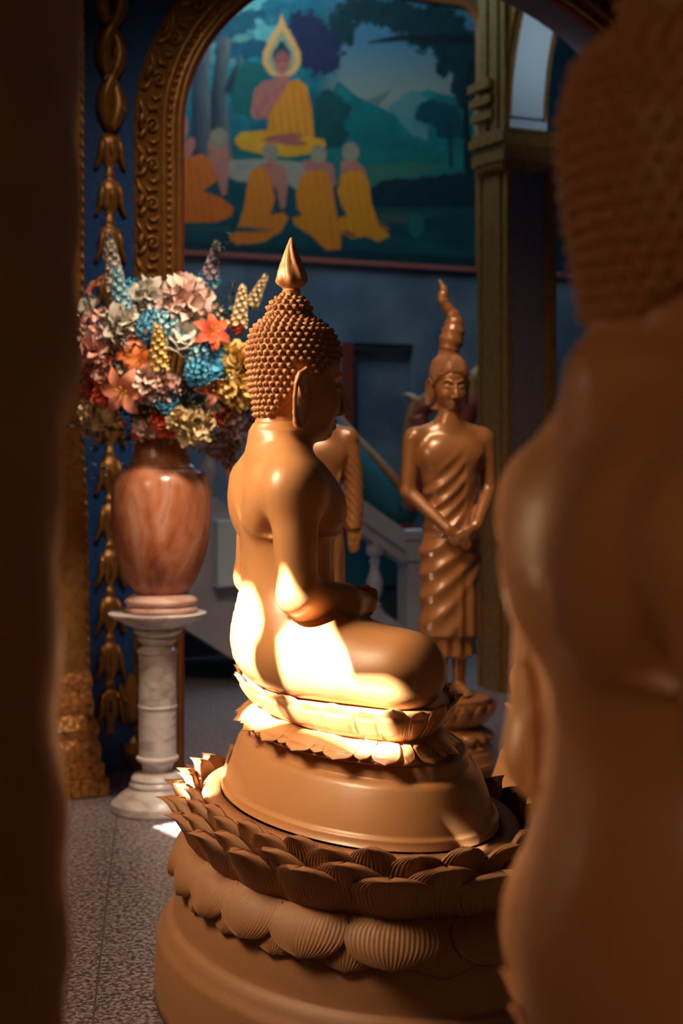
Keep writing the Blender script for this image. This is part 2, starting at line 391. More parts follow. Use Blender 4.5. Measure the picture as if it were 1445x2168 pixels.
def hair_mesh():
    # the cap
    s = SDF(); s.loft(HEADZ, k=.004)
    hx, hy = HL
    def region(X, Y, Z):
        az = np.degrees(np.abs(np.arctan2(Y/.92, X+.158))); return (np.interp(az, hx, hy)-Z)*.8
    s.add(region, (-.4, -.3, 1.4), (.1, .3, 1.95), k=.006, op='i')
    cap = s.mesh('hair_cap', (-.30, -.13, 1.53), (-.02, .13, 1.90), .0032)
    # the snail shell curls
    n = 10
    prof = [(1.0, -.30), (1.03, .15), (.92, .45), (.80, .58), (.74, .60), (.66, .86), (.50, 1.02), (.42, 1.02), (.34, 1.22), (.16, 1.34)]
    def curl_V(r):
        V = []
        for i, (a, b) in enumerate(prof):
            for k in range(n):
                th = 2*pi*k/n; ww = 1+.07*sin(th+i*.9)
                V.append((a*r*ww*cos(th), a*r*ww*sin(th), b*r*.82))
        V.append((0, 0, 1.40*r*.82)); return np.array(V)
    base = curl_V(1.0)
    Fq = []
    for i in range(len(prof)-1):
        for k in range(n): Fq.append((i*n+k, i*n+(k+1) % n, (i+1)*n+(k+1) % n, (i+1)*n+k))
    tip = len(prof)*n
    for k in range(n): Fq.append(((len(prof)-1)*n+k, (len(prof)-1)*n+(k+1) % n, tip))
    V, F = [], []
    # rows evenly spaced along the meridian
    z = np.linspace(1.556, 1.884, 600); a = np.interp(z, HT[:, 0], (HT[:, 3]+HT[:, 4])/2)
    Ls = np.concatenate([[0], np.cumsum(np.hypot(np.diff(z), np.diff(a)))])
    rows = int(Ls[-1]/.0160); m = 0; ph0 = 0.0
    for i in range(rows+1):
        zi = float(np.interp(i*Ls[-1]/rows, Ls, z)); ai = float(np.interp(zi, HT[:, 0], (HT[:, 3]+HT[:, 4])/2))
        want = 2*pi*ai/.0190
        if m == 0 or abs(want-m) > 2.2 or zi > 1.80: m = max(3, round(want))
        ph0 += .5
        for k in range(m):
            az = 2*pi*(k+ph0)/m
            azd = abs((math.degrees(az)+180) % 360-180)
            if zi < np.interp(azd, HL[0], HL[1])+.004: continue
            if 84 < azd < 101 and zi < 1.70: continue            # room for the ear
            p, nn = head_pt(az, zi, 0.0)
            q = nn.to_track_quat('Z', 'Y').to_matrix(); R = np.array(q); r = .0084 if zi < 1.83 else .0080
            r *= 1+rnd.uniform(-.05, .05); th = rnd.uniform(0, 6.28); cz, sz = cos(th), sin(th)
            B = base*r; B = np.stack([B[:,0]*cz-B[:,1]*sz, B[:,0]*sz+B[:,1]*cz, B[:,2]], 1) @ R.T+np.array(p)
            b0 = len(V); V += [tuple(v) for v in B]; F += [tuple(j+b0 for j in f) for f in Fq]
    curls = mesh('curls', V, F)
    return join_meshes('curled_hair', [cap, curls])

def ear_mesh(q):
    s = SDF()
    P = [(-.152,.112,1.640),(-.148,.114,1.662),(-.156,.118,1.680),(-.172,.124,1.686),(-.190,.129,1.674),(-.200,.131,1.650),(-.204,.130,1.615),(-.204,.128,1.575),(-.201,.126,1.552),(-.195,.123,1.541),(-.186,.119,1.537)]
    P = [(x, q*y, z) for x, y, z in P]
    P = [(x+.006, y, z) for x, y, z in P]
    s.chain(P, [.003,.0035,.005,.0065,.0070,.0062,.0056,.0056,.0056,.0056,.005], k=.004)
    s.cap((-.172, q*.112, 1.66), (-.178, q*.111, 1.55), .022, .019, k=.006, sc=(1, .34, 1))
    s.chain([(-.180, q*.123, 1.668), (-.184, q*.123, 1.645), (-.178, q*.119, 1.618), (-.168, q*.115, 1.606)], .0032, k=.004)
    s.cap((-.181, q*.117, 1.612), (-.184, q*.118, 1.553), .0150, .0155, k=.005, sc=(1, .36, 1))
    s.chain([(-.158, q*.112, 1.655), (-.160, q*.114, 1.630), (-.167, q*.119, 1.605), (-.172, q*.121, 1.57), (-.174, q*.120, 1.550)], .0028, k=.004)
    s.cap((-.164, q*.102, 1.67), (-.170, q*.098, 1.58), .014, .012, k=.008)
    return s.mesh('ear', (-.225, min(q*.08, q*.145), 1.52), (-.125, max(q*.08, q*.145), 1.70), .0024)

def finial_mesh():
    n = 48; P = []
    prof = [(.026,1.876),(.0265,1.884),(.0235,1.888),(.0235,1.893),(.0245,1.897),(.022,1.901),(.026,1.906),(.033,1.914),(.0365,1.925),(.0355,1.937),(.032,1.950),(.027,1.965),(.0215,1.982),(.016,2.0),(.0105,2.018),(.0065,2.030),(.003,2.036),(.0005,2.038)]
    prof = fine(prof, 4)
    for r, z in prof:
        row = []
        for k in range(n):
            th = 2*pi*k/n; u = max(0, (z-1.905)/.13)
            fl = 0
            if 1.905 < z < 2.02:
                ph = (th*7/(2*pi)+u*1.1) % 1; fl = (abs(ph-.5)*2)**.6*.42-.2
                ph2 = (th*7/(2*pi)+.5+u*.9) % 1
                if u < .45: fl = max(fl, (1-abs(ph2-.5)*2)*.34*(1-u/.45))
                fl *= min(1, u*8)*(1-u*.5)
            row.append(Vector((-.170+r*(1+fl)*cos(th), r*(1+fl)*sin(th), z)))
        P.append(row)
    mb = MB(); mb.grid(P, close_v=True); return mesh('finial', mb.v, mb.f)

def petal(t0, hw, prof, thick=.006, nu=13, nv=14, bulge=.012, ribs=0, rib_amp=.0016, tipcurl=0.0, groove=False, shape=2.6, dip=0.0, center=.45):
    """a petal lying on the oval: prof = [(offset, z)...] from its root to its tip, t0 = angle, hw = half width in metres"""
    pr = np.array(fine(prof, 6)); L = np.concatenate([[0], np.cumsum(np.hypot(np.diff(pr[:, 0]), np.diff(pr[:, 1])))]); L /= L[-1]
    dt = 1e-3; a = oval(t0-dt, .1); b = oval(t0+dt, .1); sp = math.hypot(a[0]-b[0], a[1]-b[1])/(2*dt)
    top, bot = [], []
    for i in range(nv+1):
        v = i/nv; v2 = v**.9
        if v < center: w = 1-.28*((center-v)/center)**2
        else: w = max(0.0, 1-((v-center)/(1-center))**shape)**.55
        w = max(w, .05)
        rt, rb = [], []
        for j in range(nu+1):
            s = -1+2*j/nu
            vv = v-dip*(abs(s)**2)*v*.5
            o = float(np.interp(vv, L, pr[:, 0])); z = float(np.interp(vv, L, pr[:, 1]))
            t = t0+s*w*hw/sp
            bl = bulge*(1-s*s)*min(1, 3*v+.3)
            rr = rib_amp*sin(pi*ribs*s)*(1-.3*v) if ribs else 0
            if groove:
                e = abs(max(abs(s)/.72, (v-.1)/.66)-1); rr -= .0035*max(0, 1-e/.10) if v > .05 else 0
            tc = tipcurl*max(0, (v-.80)/.20)**2*(1-abs(s))
            x, y = oval(t, o+bl+rr+tc); rt.append(Vector((x, y, z)))
            x, y = oval(t, o+bl-thick*.8); rb.append(Vector((x, y, z-thick*.15)))
        top.append(rt); bot.append(rb)
    mb = MB()
    V = [p for r in top for p in r]+[p for r in bot for p in r]; m = nu+1; N = (nv+1)*m; F = []
    for i in range(nv):
        for j in range(nu):
            F.append((i*m+j, i*m+j+1, (i+1)*m+j+1, (i+1)*m+j)); F.append((N+i*m+j, N+(i+1)*m+j, N+(i+1)*m+j+1, N+i*m+j+1))
    for i in range(nv):
        F.append((i*m, (i+1)*m, N+(i+1)*m, N+i*m)); F.append((i*m+nu, N+i*m+nu, N+(i+1)*m+nu, (i+1)*m+nu))
    for j in range(nu):
        F.append((nv*m+j, nv*m+j+1, N+nv*m+j+1, N+nv*m+j)); F.append((j, N+j, N+j+1, j+1))
    return V, F

TORSO_PART, HEAD_PART = build_body(); BODY_ME = join_meshes('body', [TORSO_PART, HEAD_PART])
HAIR_ME = hair_mesh(); EAR_L = ear_mesh(1); EAR_R = ear_mesh(-1); FIN_ME = finial_mesh()

BODY_YAW = radians(-5)
def seated_statue(name, label, loc, rz, m=M_STAT):
    root = empty(name, loc, rz); tag(root, label, 'statue')
    for nm, me in (('body', BODY_ME), ('curled_hair', HAIR_ME), ('ear', EAR_L), ('ear', EAR_R), ('finial', FIN_ME)):
        obj(nm, me, M_HAIR if nm == 'curled_hair' else m, root).rotation_euler.z = BODY_YAW
    # oval plinth, moulded
    pl = [(-.30,.553),(0,.553),(0,.553),(.001,.572),(-.002,.577),(-.010,.580),(-.012,.586),(-.044,.680),(-.052,.690),(-.060,.694),(-.072,.697),(-.074,.702),(-.076,.728),(-.080,.733),(-.092,.735),(-.30,.735)]
    mb = MB(); mb.grid(ring_loft(pl), close_v=True); p = mb.build('plinth', m, root)
    # the double lotus seat: downward skirt, waist, upward cup and plate
    SB = lambda P: [(x-.034, y, z) for x, y, z in P]
    core = [(-.20,.733),(-.088,.735),(-.088,.739),(-.105,.762),(-.128,.776),(-.136,.781),(-.124,.800),(-.102,.830),(-.088,.852),(-.090,.860),(-.10,.862),(-.30,.862)]
    mb = MB(); mb.grid(ring_loft(core), close_v=True); mb.v = SB(mb.v); mb.build('lotus_seat', m, root)
    T = oval_pts(-.08, 34)
    for i, t in enumerate(T):
        big = i % 2 == 0
        V, F = petal(t, .072 if big else .040, [(-.134,.783),(-.110,.775),(-.088,.760),(-.068,.741) if big else (-.074,.747)], bulge=.005 if big else .000, tipcurl=.004, groove=True, nu=24, nv=20, shape=2.6, center=.55, thick=.008)
        obj('lotus_petal', mesh('lotus_petal', SB(V), F), m, root)
    T = oval_pts(-.08, 28)
    for i, t in enumerate(T):
        big = i % 2 == 0
        V, F = petal(t, .080 if big else .070, [(-.136,.784),(-.112,.803),(-.088,.836),(-.074,.874 if big else .866)], bulge=.009 if big else .001, tipcurl=.006, groove=True, nu=24, nv=20, shape=2.8, center=.62)
        obj('lotus_petal', mesh('lotus_petal', SB(V), F), m, root)
    return root

def lotus_stand(name, label, loc, rz, m=M_STAND):
    root = empty(name, loc, rz); tag(root, label, 'statue stand')
    pr = [(-.35,.538),(.004,.538),(.004,.549),(.040,.551),(.050,.549),(.055,.542),(.055,.530),(.050,.525),(.052,.505),(.058,.498),(.060,.47),(.058,.43),(.066,.405),(.090,.37),(.112,.33),(.124,.29),(.130,.245),(.133,.225),(.136,.218),(.146,.214),(.152,.208),(.160,.195),(.166,.180),(.174,.172),(.178,.160),(.184,.03),(.184,.0),(-.3,.0)]
    mb = MB(); mb.grid(ring_loft(pr), close_v=True); mb.build('drum', m, root)
    N = 17; T = oval_pts(.1, N*8)
    lower = [(.080,.426),(.112,.400),(.134,.362),(.140,.322)]
    for i in range(N):
        # every petal of the two outer rows has an upper half that flares out and a lower half that hangs down
        t = T[8*i]
        V1, F1 = petal(t, .104, [(.084,.424),(.098,.470),(.120,.506),(.138,.534)], thick=.018, nu=120, nv=22, bulge=.022, ribs=20, rib_amp=.0024, tipcurl=.022, shape=2.3, center=.45, dip=.03)
        V2, F2 = petal(t, .106, lower, thick=.010, nu=120, nv=16, bulge=.010, ribs=20, rib_amp=.0011, tipcurl=-.004, shape=2.6, center=.35)
        mb = MB().add(V1, F1).add(V2, F2); mb.build('lotus_petal', m, root)
        t = T[8*i+4]
        V1, F1 = petal(t, .098, [(.074,.424),(.086,.475),(.105,.512),(.121,.555)], thick=.018, nu=110, nv=20, bulge=.020, ribs=18, rib_amp=.0024, tipcurl=.020, shape=2.3, center=.45, dip=.03)
        V2, F2 = petal(t, .088, [(.076,.424),(.102,.392),(.120,.352),(.128,.304)], thick=.008, nu=96, nv=14, bulge=.007, ribs=16, rib_amp=.0011, tipcurl=-.004, shape=2.6, center=.35)
        mb = MB().add(V1, F1).add(V2, F2); mb.build('lotus_petal', m, root)
        for ph, hw, pr_ in ((2, .080, [(.066,.44),(.076,.49),(.090,.538),(.103,.579)]), (6, .076, [(.062,.44),(.069,.49),(.079,.540),(.089,.587)])):
            V1, F1 = petal(T[8*i+ph], hw, pr_, thick=.015, nu=84, nv=18, bulge=.015, ribs=14, rib_amp=.0024, tipcurl=.016, shape=2.3, center=.45, dip=.03)
            obj('lotus_petal', mesh('lotus_petal', V1, F1), m, root)
    return root

MAIN = (0.03, 4.02); PHI = radians(23)
st_main = seated_statue('seated_statue', 'golden tan seated statue in profile, in sharp focus at the centre', (MAIN[0], MAIN[1], 0.0), PHI)
lotus_stand('lotus_stand', 'large matt tan oval lotus stand with ribbed petals under the sharp central statue', (MAIN[0], MAIN[1], 0), PHI)

# the statue close to the camera, seen from behind, and one further back whose base shows between the others
near = seated_statue('seated_statue', 'huge blurred seated statue seen from behind at the right edge', (.496, 1.442, 0), radians(17)); near.scale = (1.03,)*3
near_stand = lotus_stand('lotus_stand', 'oval lotus stand under the huge blurred statue at the right edge', (.496, 1.442, 0), radians(17)); near_stand.scale = (1.03,)*3
far = copy_tree(st_main); far.location = (1.08, 5.45, -.327); far.rotation_euler.z = radians(70); tag(far, 'seated statue mostly hidden behind the huge blurred one, pale plinth showing', 'statue')
mb = MB(); mb.grid(ring_loft([(-.3,.226),(.02,.226),(.03,.22),(.03,.19),(.05,.17),(.06,.03),(.07,.0),(-.3,.0)]), close_v=True)
tag(mb.build('low_oval_base', M_STAND), 'low tan oval base under the half hidden seated statue', 'statue stand'); o = bpy.data.objects['low_oval_base']; o.location = (1.08, 5.45, 0); o.rotation_euler.z = radians(70)
# ================================================================== setting
RA = radians(26.6)                                   # the room is turned this much to the camera
U2 = Vector((cos(RA), sin(RA), 0)); V2 = Vector((-sin(RA), cos(RA), 0))
def frame(o):                                        # local x along the walls, local y away from the camera
    return Matrix.Translation(Vector(o)) @ Matrix.Rotation(RA, 4, 'Z')
def nodes_mat(name, build, rough=0.5):
    m = bpy.data.materials.new(name); m.use_nodes = True; nt = m.node_tree
    b = nt.nodes['Principled BSDF']; b.inputs['Roughness'].default_value = rough
    build(nt, b, nt.nodes.new('ShaderNodeTexCoord')); return m
def ramp(nt, fac, stops):
    r = nt.nodes.new('ShaderNodeValToRGB'); e = r.color_ramp.elements
    while len(e) < len(stops): e.new(0.5)
    for i, (p, c) in enumerate(stops): e[i].position = p; e[i].color = (*c, 1)
    nt.links.new(fac, r.inputs['Fac']); return r.outputs['Color']
def noise(nt, tc, scale, detail=4, dist=0.0, sc=None):
    n = nt.nodes.new('ShaderNodeTexNoise'); n.inputs['Scale'].default_value = scale; n.inputs['Detail'].default_value = detail; n.inputs['Distortion'].default_value = dist
    if sc:
        mp = nt.nodes.new('ShaderNodeMapping'); mp.inputs['Scale'].default_value = sc; nt.links.new(tc.outputs['Object'], mp.inputs['Vector']); nt.links.new(mp.outputs['Vector'], n.inputs['Vector'])
    else: nt.links.new(tc.outputs['Object'], n.inputs['Vector'])
    return n.outputs['Fac']
def mix(nt, f, a, b):
    m = nt.nodes.new('ShaderNodeMix'); m.data_type = 'RGBA'
    if isinstance(f, float): m.inputs[0].default_value = f
    else: nt.links.new(f, m.inputs[0])
    for k, v in ((6, a), (7, b)):
        if isinstance(v, tuple): m.inputs[k].default_value = (*v, 1)
        else: nt.links.new(v, m.inputs[k])
    return m.outputs[2]
def b_floor(nt, b, tc):
    c1 = ramp(nt, noise(nt, tc, 70, 2, .6), [(.42, (.030, .026, .036)), (.50, (.22, .17, .185)), (.60, (.46, .37, .37))])
    c2 = ramp(nt, noise(nt, tc, 240, 2), [(.40, (.03, .03, .04)), (.60, (.42, .34, .34))])
    col = mix(nt, 0.22, c1, c2)
    br = nt.nodes.new('ShaderNodeTexBrick'); br.offset = 0; br.inputs['Scale'].default_value = 1.0; br.inputs['Mortar Size'].default_value = 0.003
    br.inputs['Brick Width'].default_value = 0.6; br.inputs['Row Height'].default_value = 0.6; br.inputs['Mortar Smooth'].default_value = 0
    mp = nt.nodes.new('ShaderNodeMapping'); mp.inputs['Rotation'].default_value = (0, 0, -0.12); mp.inputs['Location'].default_value = (0.17, 0.1, 0)
    nt.links.new(tc.outputs['Object'], mp.inputs['Vector']); nt.links.new(mp.outputs['Vector'], br.inputs['Vector'])
    nt.links.new(mix(nt, br.outputs['Fac'], col, (.10, .09, .09)), b.inputs['Base Color'])
M_FLOOR = nodes_mat('speckled_granite', b_floor, 0.28)
def b_wall(nt, b, tc):
    nt.links.new(ramp(nt, noise(nt, tc, 2.6, 8, .3), [(.35, (.125, .160, .215)), (.55, (.20, .235, .29)), (.68, (.27, .30, .35))]), b.inputs['Base Color'])
M_WALL = nodes_mat('blue_grey_marble_wall', b_wall, 0.35)
def b_blue(nt, b, tc):
    nt.links.new(ramp(nt, noise(nt, tc, 60, 3), [(.35, (.004, .045, .19)), (.65, (.008, .085, .33))]), b.inputs['Base Color'])
M_BLUE = nodes_mat('ultramarine_mosaic', b_blue, 0.45)
M_PLASTER = mat('warm_plaster', (0.50, 0.42, 0.34), 0.8)
M_SOFFIT = mat('grey_violet_plaster', (0.18, 0.15, 0.18), 0.7)
M_PALE = mat('pale_plaster', (0.62, 0.72, 0.78), 0.7)
M_GILT = mat('old_gilt', (0.40, 0.19, 0.045), 0.38, 0.45, noise=(30.0, 0.6, (0.22, 0.10, 0.03)), bump=(50, 0.15))
M_RED = mat('dark_red_paint', (0.28, 0.035, 0.02), 0.5)
M_RED2 = mat('vermilion_trim', (0.50, 0.12, 0.10), 0.5)
M_GRANITE = mat('grey_violet_granite', (0.20, 0.17, 0.185), 0.28, noise=(70.0, 0.8, (0.09, 0.075, 0.085)))
def b_marble(nt, b, tc):
    nt.links.new(ramp(nt, noise(nt, tc, 5, 8, 1.6, (1, 1, 3.0)), [(.35, (.42, .34, .32)), (.5, (.66, .58, .54)), (.65, (.74, .70, .66))]), b.inputs['Base Color'])
M_MARBLE = nodes_mat('veined_white_marble', b_marble, 0.3)
M_STAIRM = mat('stair_marble', (0.46, 0.44, 0.47), 0.4, noise=(4.0, 0.6, (0.34, 0.33, 0.37)))
M_TEAL = mat('teal_paint', (0.008, 0.085, 0.10), 0.45)
M_DARK = mat('dark_blue_grey', (0.03, 0.035, 0.045), 0.7)

mb = MB(); mb.box((-2.4, -2.5, -0.1), (9, 16, 0)); tag(mb.build('floor', M_FLOOR, smooth=False), kind='structure')

# ---- unseen left wall, openings cut to shape the sun patches (far outside the frame on the left)
WX = -2.2
def wall_hit(P):
    """where the sun ray through world point P crosses the left wall"""
    P = Vector(P); t = (P.x-WX)/SUN_D.x; q = P-SUN_D*t; return (q.y, q.z)
HOLES = []          # lists of world points whose outline is projected back along the sun onto the wall
def px_hole(pts): HOLES.append([wall_hit(at(*p)) for p in pts])
# openings as (y, z) on the wall, outlined from the wanted sun patches
HOLES.append([(2.62,2.86),(2.60,3.12),(2.33,3.15),(2.22,3.185),(2.16,3.165),(2.113,3.133),(2.109,3.096),(2.14,3.06),(2.16,3.0),(2.136,2.973),(2.086,2.965),(2.15,2.915),(2.21,2.84),(2.30,2.78),(2.50,2.72)])
HOLES.append([(2.015,3.013),(2.023,3.057),(2.047,3.111),(2.021,3.155),(1.985,3.314),(1.946,3.345),(1.915,3.325),(1.85,3.31),(1.785,3.296),(1.718,3.257),(1.61,3.345),(1.575,3.365),(1.60,3.30),(1.63,3.26),(1.60,3.22),(1.61,3.17),(1.747,3.06),(1.93,2.99),(2.05,2.93),(2.03,2.98)])
HOLES.append([(2.957,2.374),(3.017,2.45),(2.62,2.55),(2.46,2.455),(2.60,2.36),(2.75,2.33)])
HOLES.append([(1.557,3.157),(1.528,3.187),(1.402,3.170),(1.411,3.104)])
def fl(x, y): return (x, y, 1.5*FPX/(y-HY))
px_hole([fl(314,1750), fl(372,1738), fl(450,1741), fl(420,1790), fl(392,1786)])
def build_left_wall():
    cu = bpy.data.curves.new('sun_mask_wall', 'CURVE'); cu.dimensions = '2D'; cu.fill_mode = 'BOTH'
    def spl(P):
        s = cu.splines.new('POLY'); s.points.add(len(P)-1); s.use_cyclic_u = True
        for i, (a, b) in enumerate(P): s.points[i].co = (a, b, 0, 1)
    spl([(-2.5, 0), (13.8, 0), (13.8, 9), (-2.5, 9)])
    for h in HOLES: spl(h)
    cu.extrude = 0.02
    o = bpy.data.objects.new('sun_mask_wall', cu); COL.objects.link(o)
    me = bpy.data.meshes.new_from_object(o); bpy.data.objects.remove(o)
    R = Matrix(((0, 0, 1, WX), (1, 0, 0, 0), (0, 1, 0, 0), (0, 0, 0, 1)))
    me.transform(R); me.materials.clear()
    tag(obj('sun_mask_wall', me, M_PLASTER, smooth=False), kind='structure')
build_left_wall()
mb = MB(); mb.box((-2.4, -2.7, 0), (9, -2.5, 9)); tag(mb.build('wall_behind', M_PLASTER, smooth=False), kind='structure')
mb = MB(); mb.box((8.8, -2.5, 0), (9, 16, 9)); tag(mb.build('wall_far_right', M_PLASTER, smooth=False), kind='structure')
mb = MB(); mb.box((-2.4, -2.7, 9), (9, 16, 9.2)); tag(mb.build('ceiling', M_PLASTER, smooth=False), kind='structure')

# ---- blue wall with the big arch
FA = frame((-.738, 7.0, 0)); ZS = 2.94; AA, AB = 1.4, .98; TW = .22
def arch_pts(off=0.0, n=40):
    """outline of the opening (x along the wall, z) grown by off, with outward normals"""
    P = []
    for k in range(12): P.append(((-off, ZS*k/12), (-1, 0)))
    for k in range(n+1):
        a = pi-pi*k/n; nx, nz = cos(a)*AB, sin(a)*AA; l = math.hypot(nx, nz)
        P.append(((AA+AA*cos(a)+off*nx/l, ZS+AB*sin(a)+off*nz/l), (nx/l, nz/l)))
    for k in range(1, 13): P.append(((2*AA+off, ZS*(1-k/12)), (1, 0)))
    return P
mb = MB()
n = 60; top = 6.2
for y0 in (0.0, TW):
    Z = []
    xs = [-1.65]+[AA-AA*cos(pi*k/n) for k in range(n+1)]+[4.6]
    P0, P1 = [], []
    for x in xs:
        z = ZS if x < 0 or x > 2*AA else ZS+AB*math.sqrt(max(0, 1-((x-AA)/AA)**2))
        P0.append(FA @ Vector((x, y0, z))); P1.append(FA @ Vector((x, y0, top)))
    mb.grid([P0, P1] if y0 == 0 else [P1, P0])
    for xa, xb in ((-1.65, 0), (2*AA, 4.6)):
        mb.grid([[FA @ Vector((xa, y0, 0)), FA @ Vector((xb, y0, 0))], [FA @ Vector((xa, y0, ZS)), FA @ Vector((xb, y0, ZS))]])
tag(mb.build('wall_arch', M_BLUE, smooth=False), kind='structure')
mb = MB(); P = arch_pts()
mb.grid([[FA @ Vector((p[0], 0, p[1])) for p, q in P], [FA @ Vector((p[0], TW+.02, p[1])) for p, q in P]])
tag(mb.build('trim_arch_soffit', M_SOFFIT), kind='structure')

# carved frame of the arch
def sweep(prof, P, fr):
    """prof [(outward, proud)...] along the outline"""
    return [[fr @ Vector((p[0]+q[0]*w, -h, p[1]+q[1]*w)) for w, h in prof] for p, q in P]
P = arch_pts(n=80)
fr_root = empty('carved_arch_frame', FA @ Vector((0, 0, 0))); tag(fr_root, 'gilded arch frame carved with scrolls and a row of beads, on the blue wall', 'arch frame')
INV = Matrix.Translation(-(FA @ Vector((0, 0, 0))))
G = INV @ FA
mb = MB(); mb.grid(sweep([(0, -.02), (-.004, .02), (.004, .035), (.016, .035), (.017, .02)], P, G)); mb.build('red_edge', M_RED, fr_root)
mb = MB(); mb.grid(sweep([(.017, 0), (.017, .045), (.022, .055), (.034, .058), (.044, .05), (.048, .035), (.055, .03), (.092, .03), (.095, .045), (.104, .050), (.112, .045), (.116, .02), (.23, .02), (.236, .0)], P, G)); mb.build('moulding', M_GILT, fr_root)
# arc length along the outline
Pn = [Vector((p[0], 0, p[1])) for p, q in P]; LL = [0]
for i in range(1, len(Pn)): LL.append(LL[-1]+(Pn[i]-Pn[i-1]).length)
def along(s):
    i = min(max(int(np.searchsorted(LL, s))-1, 0), len(P)-2); t = (s-LL[i])/max(LL[i+1]-LL[i], 1e-9)
    p = Pn[i].lerp(Pn[i+1], t); q = Vector((P[i][1][0], 0, P[i][1][1])).lerp(Vector((P[i+1][1][0], 0, P[i+1][1][1])), t).normalized()
    tn = Vector((q.z, 0, -q.x)); return p, q, tn
mb = MB()
s = .02
while s < LL[-1]:
    p, q, tn = along(s)
    M = G @ Matrix.Translation(p+q*.073+Vector((0, -.03, 0)))
    rows = [[M @ ((q*cos(2*pi*k/8)+tn*sin(2*pi*k/8))*r+Vector((0, -h, 0))) for k in range(8)] for r, h in ((.014, 0), (.012, .008), (.007, .012), (.0005, .013))]
    mb.grid(rows, close_v=True); s += .038
mb.build('bead_row', M_GILT, fr_root)
mb = MB(); s = .05
def carve(mb, s, pts, rad, fl=.55):
    out = []
    for a, b, h in pts:                       # a across the band (0..1), b along it
        p, q, tn = along(s+b); out.append(G @ (p+q*(.118+.112*a)+Vector((0, -.022-h, 0))))
    mb.tube(out, rad, n=6)
while s < LL[-1]-.2:
    # spiral scroll near the inner side, with a stem curling from the outer side and three leaves
    sp = [(.33+.30*(1-t*.86)*cos(-.6+t*9.5), .045+.036*(1-t*.86)*sin(-.6+t*9.5)*1.0, .006+.010*t) for t in np.linspace(0, 1, 26)]
    carve(mb, s, sp, [.0085*(1-.45*t) for t in np.linspace(0, 1, 26)])
    carve(mb, s, [(1.0, .155, .004), (.86, .11, .008), (.66, .085, .010), (.60, .05, .008)], [.004, .010, .011, .008])
    carve(mb, s, [(.98, .05, .0), (.86, .035, .008), (.78, .075, .008), (.74, .10, .004)], [.004, .012, .012, .004])
    carve(mb, s, [(.98, -.005, .0), (.80, .0, .008), (.66, .022, .008), (.60, .04, .004)], [.004, .011, .012, .004])
    carve(mb, s, [(.10, .10, .0), (.22, .115, .008), (.46, .105, .008), (.6, .13, .002)], [.004, .010, .010, .004])
    carve(mb, s, [(.05, .0, .0), (.12, -.02, .006), (.3, -.03, .006), (.5, -.02, .002)], [.004, .010, .010, .004])
    s += .178
mb.build('scrollwork', M_GILT, fr_root)

# ---- gilded hanging ornament on the blue wall
def wall_pt(px, py, proud=0.0):
    """point on the front of the blue wall seen at a pixel"""
    o = FA.translation; nrm = -V2; d = Vector(((px-CX)/FPX, 1, -(py-HY)/FPX)); c = Vector((0, 0, CAM_H))
    t = (o-c).dot(nrm)/d.dot(nrm); return c+d*t+nrm*proud
oz = wall_pt(232, 936)
orn = empty('hanging_ornament', oz); tag(orn, 'gilded hanging chain of carved buds on the blue wall', 'wall ornament')
sc = oz.y/FPX
def orn_loc(dx, dz, h): return U2*dx+Vector((0, 0, dz))-V2*h
def relief_lathe(mb, prof, zc, n=10, flat=.5, dx=0.0):
    """half lathe lying on the wall"""
    rows = []
    for r, z in prof:
        rows.append([orn_loc(dx+r*cos(pi*k/n), zc+z, max(0, r*flat*sin(pi*k/n))+.004) for k in range(n+1)])
    mb.grid(rows)
mb = MB()
for k in range(13):
    zc = (936-265-k*98)*sc
    if zc < (936-1448)*sc: break
    relief_lathe(mb, [(.002, .0), (.018, -.002), (.024, -.02), (.020, -.03), (.028, -.045), (.044, -.05), (.050, -.09), (.046, -.14), (.030, -.175), (.012, -.20), (.018, -.203), (.020, -.24)], zc, dx=.0)
    relief_lathe(mb, [(.001, .0), (.010, -.03), (.012, -.07), (.001, -.11)], zc-.06, dx=.0, flat=3.2)
    for q in (-1, 1):      # the flared side petals
        pts = [orn_loc(q*.030, zc-.05, .012), orn_loc(q*.044, zc-.10, .022), orn_loc(q*.046, zc-.14, .020), orn_loc(q*.066, zc-.195, .012), orn_loc(q*.074, zc-.205, .004)]
        mb.tube(pts, [.010, .015, .014, .011, .003], n=6)
mb.build('bud_chain', M_GILT, orn)
mb = MB()
for q in (0, pi):          # the twisted upper length
    pts = [orn_loc(.030*(1+.5*t)*sin(q+t*9.0), (936-275)*sc+t*.66, .020+.012*cos(q+t*9.0)) for t in np.linspace(0, 1, 60)]
    mb.tube(pts, [.026+.012*abs(sin(t*9)) for t in np.linspace(0, 1, 60)], n=8)
for i in range(5):
    zc = (936-240+i*62)*sc; q = -1 if i % 2 else 1
    mb.tube([orn_loc(q*(.02+.030*(1-t*.85)*cos(t*9))+.01, zc+.030*(1-t*.85)*sin(t*9), .045) for t in np.linspace(0, 1, 22)], [.009*(1-.4*t) for t in np.linspace(0, 1, 22)], n=6)
mb.build('twisted_garland', M_GILT, orn)
